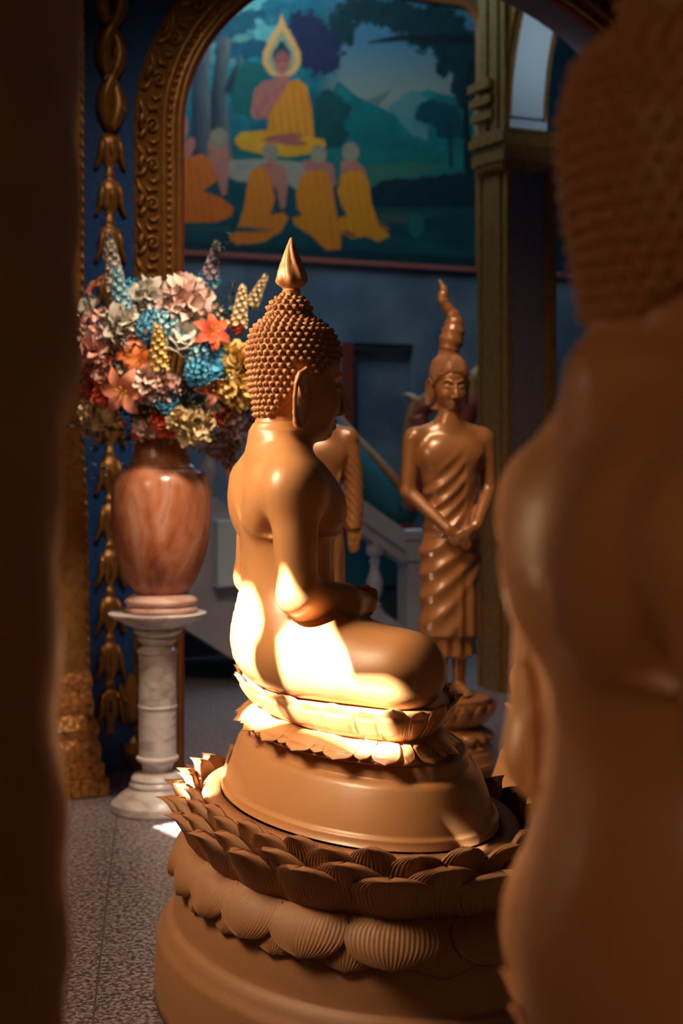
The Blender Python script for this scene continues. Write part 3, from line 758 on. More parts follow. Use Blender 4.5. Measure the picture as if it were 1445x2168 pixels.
for nm, (px, py), hh, lab in (('leaf_ornament', (276, 1478), .24, 'gilded leaf ornament on the blue wall, partly behind the marble column'), ('leaf_ornament', (284, 1590), .15, 'lowest gilded leaf ornament on the blue wall near the floor')):
    c = wall_pt(px, py); mb = MB()
    rows = []
    for t in np.linspace(0, 1, 12):
        r = .055*sin(pi*min(1, t*1.05))**.7*(1 if hh > .2 else 1.1)+.002
        rows.append([U2*(r*cos(pi*k/8))+Vector((0, 0, (t-.5)*hh))-V2*(r*.5*sin(pi*k/8)+.006*abs(sin(t*20))+.003) for k in range(9)])
    mb.grid(rows)
    for q in (-1, 1): mb.tube([U2*q*.02+Vector((0, 0, -.02))-V2*.03, U2*q*.05+Vector((0, 0, .01))-V2*.03, U2*q*.055+Vector((0, 0, hh*.3))-V2*.02], [.012, .012, .003], n=6)
    o = mb.build(nm, M_GILT); o.location = c; tag(o, lab, 'wall ornament')

# ---- gilded pilaster on the left, its stepped foot on the floor
def b_mosaic(nt, b, tc):
    v = nt.nodes.new('ShaderNodeTexVoronoi'); v.inputs['Scale'].default_value = 42; nt.links.new(tc.outputs['Object'], v.inputs['Vector'])
    nt.links.new(ramp(nt, v.outputs['Distance'], [(.0, (.60, .26, .05)), (.6, (.42, .17, .04)), (.9, (.18, .07, .02))]), b.inputs['Base Color'])
    bp = nt.nodes.new('ShaderNodeBump'); bp.inputs['Strength'].default_value = .4; bp.inputs['Distance'].default_value = .01
    nt.links.new(v.outputs['Distance'], bp.inputs['Height']); nt.links.new(bp.outputs['Normal'], b.inputs['Normal']); b.inputs['Metallic'].default_value = .35
M_MOSAIC = nodes_mat('gold_mosaic', b_mosaic, 0.4)
pil = empty('pilaster', (-1.24, 6.50, 0), RA); tag(pil, 'gilded mosaic pilaster with a stepped foot beside the blue wall', 'pilaster')
def sq_loft(prof, cxy=(0, 0), sx=1, sy=1):
    return [[Vector((cxy[0]+r*a*sx, cxy[1]+r*b*sy, z)) for a, b in ((-1, -1), (1, -1), (1, 1), (-1, 1))] for r, z in prof]
mb = MB(); mb.grid(sq_loft([(.19,.0),(.19,.075),(.175,.075),(.175,.135),(.16,.14),(.165,.20),(.15,.24),(.16,.28),(.135,.34),(.142,.38),(.13,.44),(.137,.48),(.128,.52)]), close_v=True); mb.build('stepped_foot', M_MOSAIC, pil, smooth=False)
mb = MB()
for q in range(-4, 5):
    for zz in (0, 1): mb.box((q*.041-.018, -.197+zz*.016, .004+zz*.076), (q*.041+.018, -.18+zz*.016, .070+zz*.062)) if abs(q) < 5-zz else None
mb.build('tile_row', M_MOSAIC, pil, smooth=False)
mb = MB(); mb.grid(sq_loft([(.125,.5),(.118,1.2),(.105,1.5),(.100,6.0)]), close_v=True); mb.build('shaft', M_GILT, pil, smooth=False)
for q in (-1, 1):
    mb = MB()
    for k in range(110):
        zc = .56+k*.048; w = float(np.interp(zc, [.5, 1.2, 1.5, 6], [.118, .112, .098, .094]))
        P2 = [[Vector((q*w+.012*cos(a)*c, -w-.008-.010*sin(b_), zc+.018*sin(a)*c)) for a in np.linspace(0, 2*pi, 7)[:-1]] for b_, c in ((0, 1), (.8, .7), (1.57, .05))]
        mb.grid(P2, close_v=True)
    mb.build('bead_border', M_GILT, pil)
# ---- the column close to the camera on the left
colm = empty('spiral_column', (-.572, 1.42, 0)); tag(colm, 'dark blurred column with spiral relief close by at the left edge', 'column')
P = []
for i in range(400):
    z = i/399*4.2; row = []
    for k in range(64):
        th = 2*pi*k/64; r = .303+.0028*sin(5*th+z*44)+.018*min(1, max(0, (z-1.48)/.08))+.007*min(1, max(0, (1.22-z)/.1))
        if z < .25: r += .05*(1-z/.25)
        row.append(Vector((r*cos(th), r*sin(th), z)))
    P.append(row)
M_NEARCOL = mat('brown_bronze', (0.24, 0.13, 0.055), 0.5, 0.1)
mb = MB(); mb.grid(P, close_v=True); mb.build('shaft', M_NEARCOL, colm)
mb = MB(); mb.lathe([(.0,.06),(.37,.06),(.38,.03),(.38,.0)], 48); mb.build('foot', M_NEARCOL, colm)

# ---- back wall with its doorway
FB = frame((-1.107, 10.5, 0)); H2 = 6.4; S0, S1, ZD = 1.289, 1.844, 2.23
mb = MB()
mb.box((-2.6, 0, 0), (S0, .12, H2), FB); mb.box((S1, 0, 0), (7.5, .12, H2), FB); mb.box((S0, 0, ZD), (S1, .12, H2), FB)
mb.box((-2.6, .12, 0), (7.5, .5, H2), FB)
mb = MB()
for a, b_, z0, z1 in ((-2.6, S0, 0, H2), (S1, 7.5, 0, H2), (S0, S1, ZD, H2)):
    mb.box((a, 0, z0), (b_, .06, z1), FB)
tag(mb.build('wall_back', M_WALL, smooth=False), kind='structure')
mb = MB(); mb.box((S0-.05, .061, 0), (S1+.05, .12, ZD+.1), FB); tag(mb.build('door_1', M_WALL, smooth=False), kind='structure')
mb = MB(); mb.box((S0-.05, -.012, 0), (S0+.04, .055, ZD-.0), FB); tag(mb.build('trim_1', M_RED, smooth=False), kind='structure')
mb = MB(); mb.box((S0+.041, .01, ZD-.05), (S1-.001, .06, ZD-.001), FB); mb.box((S0+.041, .03, 0), (S0+.10, .06, ZD-.05), FB); tag(mb.build('trim_2', M_DARK, smooth=False), kind='structure')  # dark strips along the head and left side of the doorway
mb = MB(); mb.box((-2.6, -.03, .44), (3.2, 0, .80), FB); tag(mb.build('trim_3', M_TEAL, smooth=False), kind='structure')
mb = MB(); mb.box((-2.6, -.02, 0), (3.2, 0, .44), FB); tag(mb.build('baseboard_back', M_DARK, smooth=False), kind='structure')
# right end of the hall
mb = MB(); mb.box((5.2, -9, 0), (5.4, 0, H2), FB); tag(mb.build('wall_right', M_WALL, smooth=False), kind='structure')

# ---- pier of the arcade on the right
FP = frame((.993, 9.0, 0)); pier = empty('arcade_pier', FP.translation, RA); tag(pier, 'tall granite and gilt pier with a carved capital carrying an arch', 'pier')
mb = MB(); mb.box((.0, .0, 0), (.253, .30, 3.3)); mb.build('granite_shaft', M_GRANITE, pier, smooth=False)
mb = MB(); mb.box((-.010, -.008, 0), (.0, .31, 3.3)); mb.box((-.022, .06, 0), (-.010, .25, 3.3)); mb.box((-.018, -.014, 0), (.014, .03, 3.3)); mb.box((-.018, .28, 0), (.0, .32, 3.3)); mb.build('gilt_panel', M_GILT, pier, smooth=False)
mb = MB(); mb.box((.253, -.015, 0), (.335, .07, 3.3)); mb.box((.27, -.025, 0), (.32, -.015, 3.3)); mb.build('gilt_strip', M_GILT, pier, smooth=False)
mb = MB()
for i, (g, z0, z1) in enumerate(((.012, 3.12, 3.18), (.03, 3.18, 3.25), (.018, 3.25, 3.29), (.045, 3.29, 3.34), (.03, 3.34, 3.37))):
    mb.box((-g-.02, -g, z0), (.335+g, .31+g, z1))
for k in range(3):         # hanging points under the capital
    x = .03+.095*k; d = .16 if k == 1 else .06
    mb.add([(x-.03, -.02, 3.18), (x+.03, -.02, 3.18), (x, -.02, 3.18-d), (x-.03, .0, 3.18), (x+.03, .0, 3.18), (x, .0, 3.18-d)], [(0, 2, 1), (3, 4, 5), (0, 3, 5, 2), (1, 2, 5, 4), (0, 1, 4, 3)])
for i in range(10):
    mb.lathe([(.001, .035), (.014, .02), (.018, 0), (.010, -.03), (.001, -.05)], 8, Matrix.Translation((-.03, .02+.03*i, 3.15)))
mb.build('capital', M_GILT, pier, smooth=False)
mb = MB()
for i, (a, g) in enumerate(((.00, .0), (.06, .012), (.12, .0), (.18, .012), (.24, .0))):
    mb.box((-.03-g, a, 3.37), (.0, a+.05, 6.0))
for i in range(3): mb.box((-.06-.01*i, .10, 3.45+.09*i), (-.02, .34, 3.50+.09*i))
mb.build('gilt_ribs', M_GILT, pier, smooth=False)
RR = 1.5
def arc(x, off=0.0, n=24): return [Vector((x, RR-(RR+off)*cos(t)-RR*1.0+RR*0-0+0, 0)) for t in np.linspace(0, pi/2, n)]
def soff(x, off=0.0, n=28): return [Vector((x, -(RR)+(RR+off)*cos(t), 3.40+(RR+off)*sin(t))) for t in np.linspace(0, pi*.5, n)]
mb = MB(); mb.grid([soff(.02), soff(.25)]); mb.grid([soff(.25, .10), soff(.02, .10)]); mb.grid([soff(.02, .10), soff(.02)]); mb.grid([soff(.25), soff(.25, .10)]); mb.build('arch_soffit', M_PALE, pier)
mb = MB(); mb.box((.0, -.03, 3.37), (.255, .30, 3.42)); mb.build('ledge', M_PALE, pier, smooth=False)
mb = MB()
for x in (.005, .262): mb.tube(soff(x, .0), .016, n=6); mb.tube(soff(x, .05), .02, n=6)
mb.build('arch_moulding', M_GILT, pier)
mb = MB()
sa, sb = soff(-.0, .06), soff(-.0, 1.6)
mb.grid([sa, [Vector((p.x, min(p.y, .3), min(p.z, 6.0))) for p in sb]]); mb.build('spandrel', M_GILT, pier, smooth=False)

# ---- staircase in front of the back wall
FS = frame((.43, 10.0, 0))
def stair_z(k): return .25+.65*k           # top of the stringer, k metres up the flight
mb = MB(); ks = np.linspace(-.15, 3.4, 8)
def slab(mb, zf0, zf1, y0, y1, ks=ks):
    rows = []
    for k in ks:
        a, b_ = max(0, zf0(k)), max(.001, zf1(k)); rows.append([FS @ Vector((-k, y0, a)), FS @ Vector((-k, y0, b_)), FS @ Vector((-k, y1, b_)), FS @ Vector((-k, y1, a))])
    b0 = len(mb.v); mb.grid(rows, close_v=True); mb.f.append((b0, b0+1, b0+2, b0+3)); e = b0+(len(ks)-1)*4; mb.f.append((e+3, e+2, e+1, e))
slab(mb, lambda k: stair_z(k)-.92, stair_z, -.09, .09, np.linspace(-.15, 3.4, 60))
tag(mb.build('staircase', M_STAIRM, smooth=False), kind='structure')
mb = MB()
for i in range(14):
    mb.box((-.26*i-.26, .09, max(0, .17*i-.3)), (-.26*i, .95, .17*(i+1)-.02), FS)
tag(mb.build('stair_treads', M_STAIRM, smooth=False), kind='structure')
mb = MB(); mb.box((-1.42, -.20, .62), (-1.16, -.09, 1.02), FS); tag(mb.build('trim_4', M_PALE, smooth=False), kind='structure')
rail = MB(); slab(rail, lambda k: stair_z(k)+.50, lambda k: stair_z(k)+.64, -.085, .085)
slab(rail, lambda k: stair_z(k)+.42, lambda k: stair_z(k)+.50, -.055, .055)
tag(rail.build('stair_handrail', M_STAIRM, smooth=False), 'pale marble handrail sloping down behind the statues', 'handrail')
nw = MB(); nw.box((-.05, -.09, 0), (.13, .09, .10), FS); nw.box((-.03, -.07, .10), (.11, .07, .72), FS); nw.box((-.05, -.09, .72), (.13, .09, .80), FS); nw.box((-.03, -.07, .80), (.11, .07, .86), FS); nw.box((-.06, -.10, .86), (.14, .10, .92), FS)
tag(nw.build('newel_post', M_STAIRM, smooth=False), 'square marble newel post at the foot of the stairs, left of the clear standing statue', 'newel post')
bprof = [(.055,0),(.055,.03),(.04,.035),(.038,.05),(.048,.06),(.030,.075),(.028,.09),(.045,.13),(.055,.18),(.050,.23),(.032,.28),(.028,.33),(.040,.345),(.026,.36),(.030,.38),(.052,.39),(.052,.46)]
mb = MB(); mb.lathe(fine(bprof, 3), 20); bal_me = mesh('baluster', mb.v, mb.f)
for i, k in enumerate((.24, .627, 1.014, 1.40, 1.79, 2.18)):
    o = obj('baluster', bal_me, M_STAIRM); o.location = FS @ Vector((-k, 0, stair_z(k)-.03)); tag(o, ('white marble baluster just left of the newel post' if i == 0 else 'white marble baluster of the stair rail seen right of the vase neck' if i == 3 else 'white marble baluster hidden behind the statues and flowers'), 'baluster', 'stair balusters')

# ---- naga on the stair wall
M_NGOLD = mat('naga_gilt', (0.36, 0.15, 0.05), 0.5)
ng = empty('naga_sculpture', at(860, 1100, 10.35)); tag(ng, 'teal and gold serpent sculpture rising with open mouth behind the stair rail', 'sculpture')
NO = at(860, 1100, 10.35)
def nt_(pts, rad, m, name, n=12, D=10.35):
    mb = MB(); P = [at(x, y, D)-NO for x, y in pts]; Q = []; Rr = []
    for i in range(len(P)-1):
        for t in np.linspace(0, 1, 6)[:-1]:
            p0, p1, p2, p3 = P[max(i-1, 0)], P[i], P[i+1], P[min(i+2, len(P)-1)]
            Q.append(.5*((2*p1)+(-p0+p2)*t+(2*p0-5*p1+4*p2-p3)*t*t+(-p0+3*p1-3*p2+p3)*t**3)); Rr.append(rad[i]+(rad[i+1]-rad[i])*t)
    Q.append(P[-1]); Rr.append(rad[-1]); mb.tube(Q, Rr, n); return mb.build(name, m, ng)
nt_([(660, 870), (730, 960), (790, 1035), (840, 1085), (868, 1070)], [.12, .13, .13, .12, .08], M_TEAL, 'scaled_body')
nt_([(690, 850), (745, 920), (800, 978), (845, 1030), (862, 1080)], [.03, .032, .035, .035, .03], M_NGOLD, 'crest')
nt_([(868, 1080), (880, 1010), (888, 930), (882, 880)], [.10, .10, .09, .07], M_RED, 'throat')
nt_([(858, 1090), (862, 1010), (866, 930), (872, 880), (878, 850), (862, 838), (850, 838)], [.05, .055, .05, .045, .035, .02, .004], M_NGOLD, 'neck')
nt_([(885, 880), (900, 862), (918, 850), (925, 830)], [.05, .06, .05, .01], M_RED, 'mouth')
nt_([(880, 850), (900, 845), (925, 820), (930, 800)], [.02, .04, .035, .004], M_NGOLD, 'upper_jaw')
nt_([(985, 900), (1000, 860), (1012, 830), (1015, 800)], [.05, .07, .06, .03], M_RED, 'second_mouth')
nt_([(1000, 850), (1008, 800), (1018, 778), (1026, 765)], [.05, .055, .03, .004], M_NGOLD, 'second_crest')
nt_([(845, 1100), (858, 1150), (880, 1180)], [.08, .09, .06], M_RED, 'claw')
# ================================================================== the murals: flat painted panels on the back wall
MG = 1.9
def lin(c): c = np.array(c, float)/255; return np.where(c <= .04045, c/12.92, ((c+.055)/1.055)**2.4)
def build_mural(name, s0, s1, z0, z1, painter, label, step=.0085, corner=0.0):
    ns = int((s1-s0)/step)+1; nz = int((z1-z0)/step)+1
    s = np.linspace(s0, s1, ns); z = np.linspace(z0, z1, nz); Sg, Zg = np.meshgrid(s, z, indexing='ij')
    o = FB.translation; X = o.x+U2.x*Sg+V2.x*-.02; Y = o.y+U2.y*Sg+V2.y*-.02
    PX = CX+FPX*X/Y; PY = HY-FPX*(Zg-CAM_H)/Y            # layout of the painting is drawn in the photograph's measure
    C = painter(PX, PY)
    V = np.stack([X.ravel(), Y.ravel(), Zg.ravel()], 1); idx = np.arange(ns*nz).reshape(ns, nz)
    Q = np.stack([idx[:-1,:-1], idx[1:,:-1], idx[1:,1:], idx[:-1,1:]], -1).reshape(-1, 4)
    me = np_mesh(name, V, Q); at_ = me.color_attributes.new('paint', 'FLOAT_COLOR', 'POINT')
    cc = np.concatenate([np.clip(C.reshape(-1, 3)*MG, 0, .9), np.ones((ns*nz, 1))], 1).astype(np.float32)
    at_.data.foreach_set('color', cc.ravel())
    m = bpy.data.materials.new('mural_paint'); m.use_nodes = True; nt = m.node_tree; a = nt.nodes.new('ShaderNodeVertexColor'); a.layer_name = 'paint'
    nt.links.new(a.outputs['Color'], nt.nodes['Principled BSDF'].inputs['Base Color']); nt.nodes['Principled BSDF'].inputs['Roughness'].default_value = .6
    ob = obj(name, me, m, smooth=False); tag(ob, label, 'mural'); return ob
def nz2(x, y, sc, seed=0):
    """smooth value noise"""
    r = np.random.RandomState(seed); T = r.rand(64, 64); a, b = x/sc, y/sc; i, j = np.floor(a).astype(int), np.floor(b).astype(int); f, g = a-i, b-j
    f = f*f*(3-2*f); g = g*g*(3-2*g); q = lambda p, o: T[p % 64, o % 64]
    return (q(i, j)*(1-f)+q(i+1, j)*f)*(1-g)+(q(i, j+1)*(1-f)+q(i+1, j+1)*f)*g
def paint_main(X, Y):
    C = np.zeros(X.shape+(3,))
    n1 = nz2(X, Y, 26, 1)*.6+nz2(X, Y, 9, 2)*.4; n2 = nz2(X, Y, 14, 3)*.6+nz2(X, Y, 5, 4)*.4
    def put(m, c, c2=None, f=None):
        col = lin(c)*np.ones(X.shape+(3,))
        if c2 is not None: col = col*(1-f[..., None])+lin(c2)*f[..., None]
        m = np.clip(m, 0, 1)[..., None]; C[:] = C*(1-m)+col*m
    sm = lambda d, w=2.5: np.clip(.5-d/w, 0, 1)                 # d<0 inside
    def ell(cx, cy, rx, ry, rot=0, j=0):
        a = radians(rot); dx, dy = X-cx, Y-cy; u = dx*cos(a)+dy*sin(a); v = -dx*sin(a)+dy*cos(a)
        return sm((np.sqrt((u/rx)**2+(v/ry)**2)-1+j*(n2-.5))*min(rx, ry))
    def poly(P, j=0, w=2.5):
        P = np.array(P, float); ins = np.zeros(X.shape, bool); D = np.full(X.shape, 1e9)
        for k in range(len(P)):
            a, b = P[k], P[(k+1) % len(P)]
            c = ((a[1] > Y) != (b[1] > Y)) & (X < (b[0]-a[0])*(Y-a[1])/((b[1]-a[1]) or 1e-9)+a[0]); ins ^= c
            e = b-a; h = np.clip(((X-a[0])*e[0]+(Y-a[1])*e[1])/max((e**2).sum(), 1e-9), 0, 1); D = np.minimum(D, np.hypot(X-a[0]-h*e[0], Y-a[1]-h*e[1]))
        return sm(np.where(ins, -D, D)+j*(n2-.5), w)
    def stroke(P, wd, j=0):
        D = np.full(X.shape, 1e9); P = np.array(P, float); wd = wd if hasattr(wd, '__len__') else [wd]*len(P)
        for k in range(len(P)-1):
            a, b = P[k], P[k+1]; e = b-a; h = np.clip(((X-a[0])*e[0]+(Y-a[1])*e[1])/max((e**2).sum(), 1e-9), 0, 1)
            D = np.minimum(D, np.hypot(X-a[0]-h*e[0], Y-a[1]-h*e[1])-(wd[k]+(wd[k+1]-wd[k])*h))
        return sm(D+j*(n2-.5))
    one = np.ones(X.shape)
    # air and distance
    put(one, (6, 52, 62), (10, 84, 92), n1)
    g = np.clip((Y-60)/260, 0, 1); put(sm(700-X, 60), (52, 84, 100), (104, 104, 96), np.clip((Y-90)/110, 0, 1))
    put(sm(700-X, 80)*sm(Y-20, 60), (20, 66, 84), (52, 84, 100), n1)
    put(sm(X-640, 40)*sm(Y-230, 80), (8, 70, 84), (20, 110, 118), n2)
    put(ell(535, 35, 95, 70, 10, .5), (50, 110, 112), (96, 142, 134), n2)
    put(ell(480, 80, 60, 60, 0, .5), (40, 100, 104), (90, 120, 112), n2)
    put(ell(610, 20, 60, 45, 0, .6), (8, 62, 80), (30, 96, 104), n2)
    # hills
    put(poly([(820, 240), (860, 205), (905, 190), (1000, 215), (1010, 330), (740, 330), (690, 215), (715, 172), (745, 195), (770, 215), (795, 235)], 4), (5, 62, 66), (14, 92, 92), n1)
    put(poly([(770, 215), (830, 190), (800, 225)], 2), (70, 84, 78))
    put(poly([(820, 228), (870, 190), (905, 205), (905, 300), (865, 285), (842, 250)], 8), (80, 98, 94), (36, 96, 98), n1)
    put(poly([(690, 300), (720, 230), (745, 200), (780, 215), (820, 235), (850, 280), (870, 320), (870, 345), (690, 345)], 5), (2, 66, 68), (6, 84, 84), n1)
    put(poly([(640, 310), (1010, 318), (1010, 575), (640, 575)]), (5, 68, 66), (14, 88, 82), n1)
    put(poly([(770, 350), (880, 345), (965, 350), (900, 365), (860, 395), (790, 390), (740, 370)], 6), (56, 76, 56), (20, 84, 72), n1)
    put(poly([(380, 340), (1010, 430), (1010, 600), (380, 600)]), (3, 40, 46), (6, 56, 60), n1)
    put(poly([(780, 405), (815, 380), (860, 378), (900, 375), (1010, 360), (1010, 450), (780, 440)], 10), (2, 24, 28), (4, 34, 40), n2)
    put(poly([(790, 440), (1010, 440), (1010, 575), (790, 575)]), (3, 42, 46), (8, 62, 60), nz2(X, Y*4, 60, 9))
    put(poly([(800, 452), (920, 456), (870, 474), (800, 470)], 4), (60, 50, 38), (20, 64, 60), n2)
    put(ell(880, 478, 16, 26), (20, 70, 66))
    put(poly([(380, 510), (1010, 545), (1010, 600), (380, 600)]), (1, 28, 34), (4, 42, 46), n1)
    # trees on the right and the branches over the top
    put(ell(925, 60, 70, 48, 0, .7)+ell(960, 110, 45, 55, 0, .6)+ell(985, 170, 30, 60, 0, .5)+ell(860, 40, 60, 34, 10, .8)+ell(790, 25, 70, 30, 8, .9)+ell(720, 60, 30, 40, 0, .9), (2, 24, 30), (6, 40, 44), n2)
    put(ell(930, 245, 50, 28, 10, .7)+ell(960, 275, 40, 22, 0, .7), (3, 40, 50), (5, 50, 58), n2)
    put(stroke([(1000, 130), (985, 220), (992, 360)], [8, 6, 10]), (2, 20, 26)); put(stroke([(950, 260), (955, 350)], 4), (3, 34, 42))
    put(stroke([(780, 90), (850, 80), (1000, 85)], [2, 7, 10]), (3, 20, 24))
    put(ell(680, 110, 45, 55, 0, .7)+ell(650, 70, 40, 45, 0, .7), (14, 22, 48), (30, 28, 54), n2)
    put(ell(700, 235, 38, 45, 0, .6)+ell(680, 290, 55, 28, 0, .5), (3, 40, 44), (5, 56, 52), n2)
    put(ell(530, 190, 50, 60, 0, .3), (3, 76, 72), (4, 64, 60), n2)
    put(ell(470, 60, 90, 26, -20, .8)+ell(520, 105, 60, 22, 0, .9), (4, 48, 66), (8, 70, 84), n2)
    # trunks
    tex = nz2(X*3, Y, 20, 7)
    put(stroke([(432, 60), (424, 180), (428, 330)], [16, 18, 24]), (32, 36, 52), (92, 88, 84), np.clip((X-412)/34, 0, 1)*(.5+.5*tex))
    put(stroke([(474, 90), (462, 200), (470, 345)], [14, 16, 24]), (22, 30, 44), (96, 90, 84), np.clip((X-452)/36, 0, 1)*(.5+.5*tex))
    put(stroke([(482, 190), (510, 120)], [8, 4]), (18, 34, 44), (70, 84, 84), np.clip((X-Y*.0-495)/20, 0, 1))
    # flame halo and the seated teacher
    def drop(sx, sy, oy=0):
        return poly([(596, 28+oy), (605, 55), (622, 82), (636, 112), (636, 135), (625, 155), (605, 166), (588, 166), (568, 155), (556, 135), (556, 112), (570, 82), (587, 55)] if sx == 1 else
                    [(596, 62), (608, 84), (621, 108), (624, 130), (616, 148), (600, 158), (592, 158), (576, 148), (568, 130), (571, 108), (584, 84)])
    put(drop(1, 1), (186, 118, 62), (196, 130, 66), n2); put(drop(0, 0), (104, 112, 96), (140, 120, 80), n2)
    put(ell(596, 118, 19, 22)+ell(596, 97, 8.5, 10), (3, 42, 58)); put(ell(597, 132, 16.5, 25), (122, 58, 48), (150, 78, 66), np.clip((Y-110)/40, 0, 1))
    put(ell(590, 128, 4, 1.6)+ell(605, 128, 4, 1.6), (70, 30, 30)); put(ell(597, 146, 5, 1.8), (120, 40, 38))
    put(poly([(580, 160), (612, 160), (612, 172), (645, 186), (660, 230), (590, 260), (560, 250), (535, 250), (530, 235), (538, 190), (556, 172), (580, 168)]), (138, 70, 60), (150, 82, 68), n2)
    put(poly([(530, 232), (545, 185), (552, 200), (548, 240), (575, 205), (584, 175), (594, 190), (580, 225), (550, 253), (534, 250)]), (158, 86, 72), (132, 64, 54), n2)
    rb, rb2 = (176, 92, 8), (190, 116, 24); fold = .5+.5*np.sin((X*.9-Y*.12)*.42)
    put(poly([(612, 172), (632, 168), (650, 184), (660, 235), (666, 300), (630, 318), (580, 318), (564, 285), (570, 240), (592, 205)]), rb, rb2, fold*n1)
    put(poly([(498, 292), (510, 280), (560, 276), (640, 286), (686, 296), (690, 310), (660, 325), (610, 332), (560, 328), (510, 316), (498, 304)]), (184, 104, 10), (196, 124, 16), n1)
    put(ell(600, 292, 42, 9, -6)+ell(618, 302, 30, 7, 4), (140, 66, 52))
    put(poly([(500, 316), (560, 330), (640, 334), (646, 345), (600, 345), (500, 326)]), (4, 74, 54))
    put(poly([(480, 338), (560, 336), (660, 346), (700, 350), (700, 372), (660, 398), (625, 402), (600, 380), (540, 388), (500, 384), (480, 372)], 3), (118, 104, 90), (140, 118, 102), n2)
    # disciples with their backs to us
    def head(x, y, r=17): put(ell(x, y, r, r*1.15), (112, 92, 74), (136, 110, 88), n2)
    sk, sk2 = (164, 92, 76), (140, 74, 62)
    put(ell(388, 268, 10, 26)+ell(394, 318, 14, 30, 30), sk, sk2, n2)
    put(poly([(440, 300), (478, 296), (486, 330), (480, 410), (470, 416), (460, 380), (440, 360)]), sk, sk2, n2); head(463, 292, 19)
    put(poly([(380, 350), (400, 332), (430, 326), (448, 345), (460, 382), (430, 404), (470, 420), (494, 440), (490, 458), (460, 470), (380, 472)]), (190, 80, 4), (164, 66, 4), fold*n1)
    put(poly([(548, 350), (575, 340), (600, 350), (610, 380), (604, 440), (594, 444), (585, 400), (560, 380)]), sk, sk2, n2); head(572, 322, 17)
    put(poly([(528, 362), (555, 352), (572, 380), (582, 420), (572, 455), (600, 450), (610, 462), (595, 490), (560, 512), (535, 516), (500, 518), (482, 505), (500, 490), (516, 440)]), (188, 88, 10), (200, 104, 16), fold*n1)
    put(poly([(640, 340), (680, 335), (705, 350), (712, 390), (700, 400), (650, 380)]), sk, sk2, n2); head(674, 326, 17)
    put(poly([(636, 372), (655, 362), (690, 362), (704, 400), (712, 450), (722, 500), (720, 528), (690, 530), (660, 500), (625, 478), (618, 462), (640, 455), (628, 440), (626, 410)]), (196, 100, 10), (176, 78, 8), fold*n1)
    put(poly([(722, 340), (755, 340), (775, 365), (780, 400), (740, 400), (720, 380)]), sk, sk2, n2); head(742, 322, 18)
    put(poly([(722, 370), (745, 360), (765, 362), (780, 385), (786, 430), (800, 470), (825, 500), (800, 512), (775, 500), (745, 505), (715, 490), (708, 465), (735, 455), (722, 435), (714, 405)]), (196, 108, 10), (180, 84, 8), fold*n1)
    put(ell(738, 495, 14, 5, 20)+ell(812, 480, 14, 5, 30), (120, 60, 44))
    put(sm(np.abs(Y-(482+(X-385)*.03))-5)*sm(X-560, 60), (40, 64, 66), (20, 44, 50), nz2(X, Y, 3, 12))
    return C
def paint_side(X, Y):
    n = nz2(X, Y, 18, 5)*.6+nz2(X, Y, 6, 6)*.4
    return lin((3, 26, 34))*(1-n[..., None])+lin((6, 44, 60))*n[..., None]
ZM = 2.835
build_mural('painted_mural', -.75, 2.375, ZM, 5.05, paint_main, 'large mural of a haloed teacher in orange robes with kneeling disciples')
build_mural('teal_mural', 2.95, 5.0, ZM, 5.4, paint_side, 'dark teal painted panel right of the granite pier', step=.03)
mb = MB(); mb.box((-.8, -.035, ZM-.035), (2.40, -.001, ZM), FB); tag(mb.build('trim_5', M_RED2, smooth=False), kind='structure')
mb = MB(); mb.box((2.9, -.035, ZM-.035), (5.1, -.001, ZM), FB); tag(mb.build('trim_6', M_RED2, smooth=False), kind='structure')
M_REDGILT = mat('red_gilt', (0.34, 0.11, 0.035), 0.45, 0.2)
mf = MB(); cr = .16; z1 = 4.80; x1 = 2.375
path = [(x1, ZM-.03), (x1, z1-cr)]+[(x1-cr+cr*cos(a), z1-cr+cr*sin(a)) for a in np.linspace(.2, pi/2, 7)]+[(-.8, z1+.02)]
mf.grid([[FB @ Vector((x+(-.012 if i < 2 else 0), -h, z)) if False else FB @ Vector((x+w*(1 if i < 3 else cos(min(1, (i-2)/6)*pi/2)), -h, z+w*(0 if i < 3 else sin(min(1, (i-2)/6)*pi/2)))) for w, h in ((0, .0), (0, .05), (.03, .06), (.07, .05), (.10, .03), (.10, 0))] for i, (x, z) in enumerate(path)])
tag(mf.build('mural_frame', M_REDGILT), 'red brown gilt frame round the top and right of the large mural', 'picture frame')
mb = MB(); mb.box((2.40, -.02, ZM-.0), (2.94, -.0005, 6.0), FB); tag(mb.build('trim_7', M_GILT, smooth=False), kind='structure')
# ================================================================== marble column, vase
VC = Vector((-.752, 6.18, 0)); VS = 6.18/FPX
def zpx(y): return CAM_H-(y-HY)*VS
def px_prof(rows): return [(r*VS, max(0, zpx(y))) for r, y in rows]
col_ = empty('marble_column', VC); tag(col_, 'veined white marble column carrying the orange vase', 'column pedestal')
mb = MB(); mb.lathe([(0, 0)]+fine(px_prof([(97,1714),(99,1708),(97,1696),(97,1696),(90,1690),(82,1682),(62,1668),(58,1664),(58,1664),(60,1658),(54,1650),(54,1650),(56,1645),(50,1638),(45,1636),(36,1632)]), 4), 56); mb.build('base', M_MARBLE, col_)
mb = MB(); mb.lathe(fine(px_prof([(34,1632),(32,1626),(36,1614),(44,1608),(45,1602),(41,1598),(40,1596),(40,1500),(42,1497),(42,1492),(40,1489),(40,1386),(43,1382),(43,1376),(38,1372),(32,1368),(31,1364)]), 3), 56); mb.build('shaft', M_MARBLE, col_)
mb = MB(); mb.lathe(fine(px_prof([(31,1366),(34,1362),(42,1354),(43,1350),(40,1346),(50,1338),(52,1331),(50,1327),(60,1324),(84,1312),(101,1303),(103,1299),(101,1296),(60,1295)]), 3)+[(0, zpx(1295))], 56); mb.build('capital', M_MARBLE, col_)
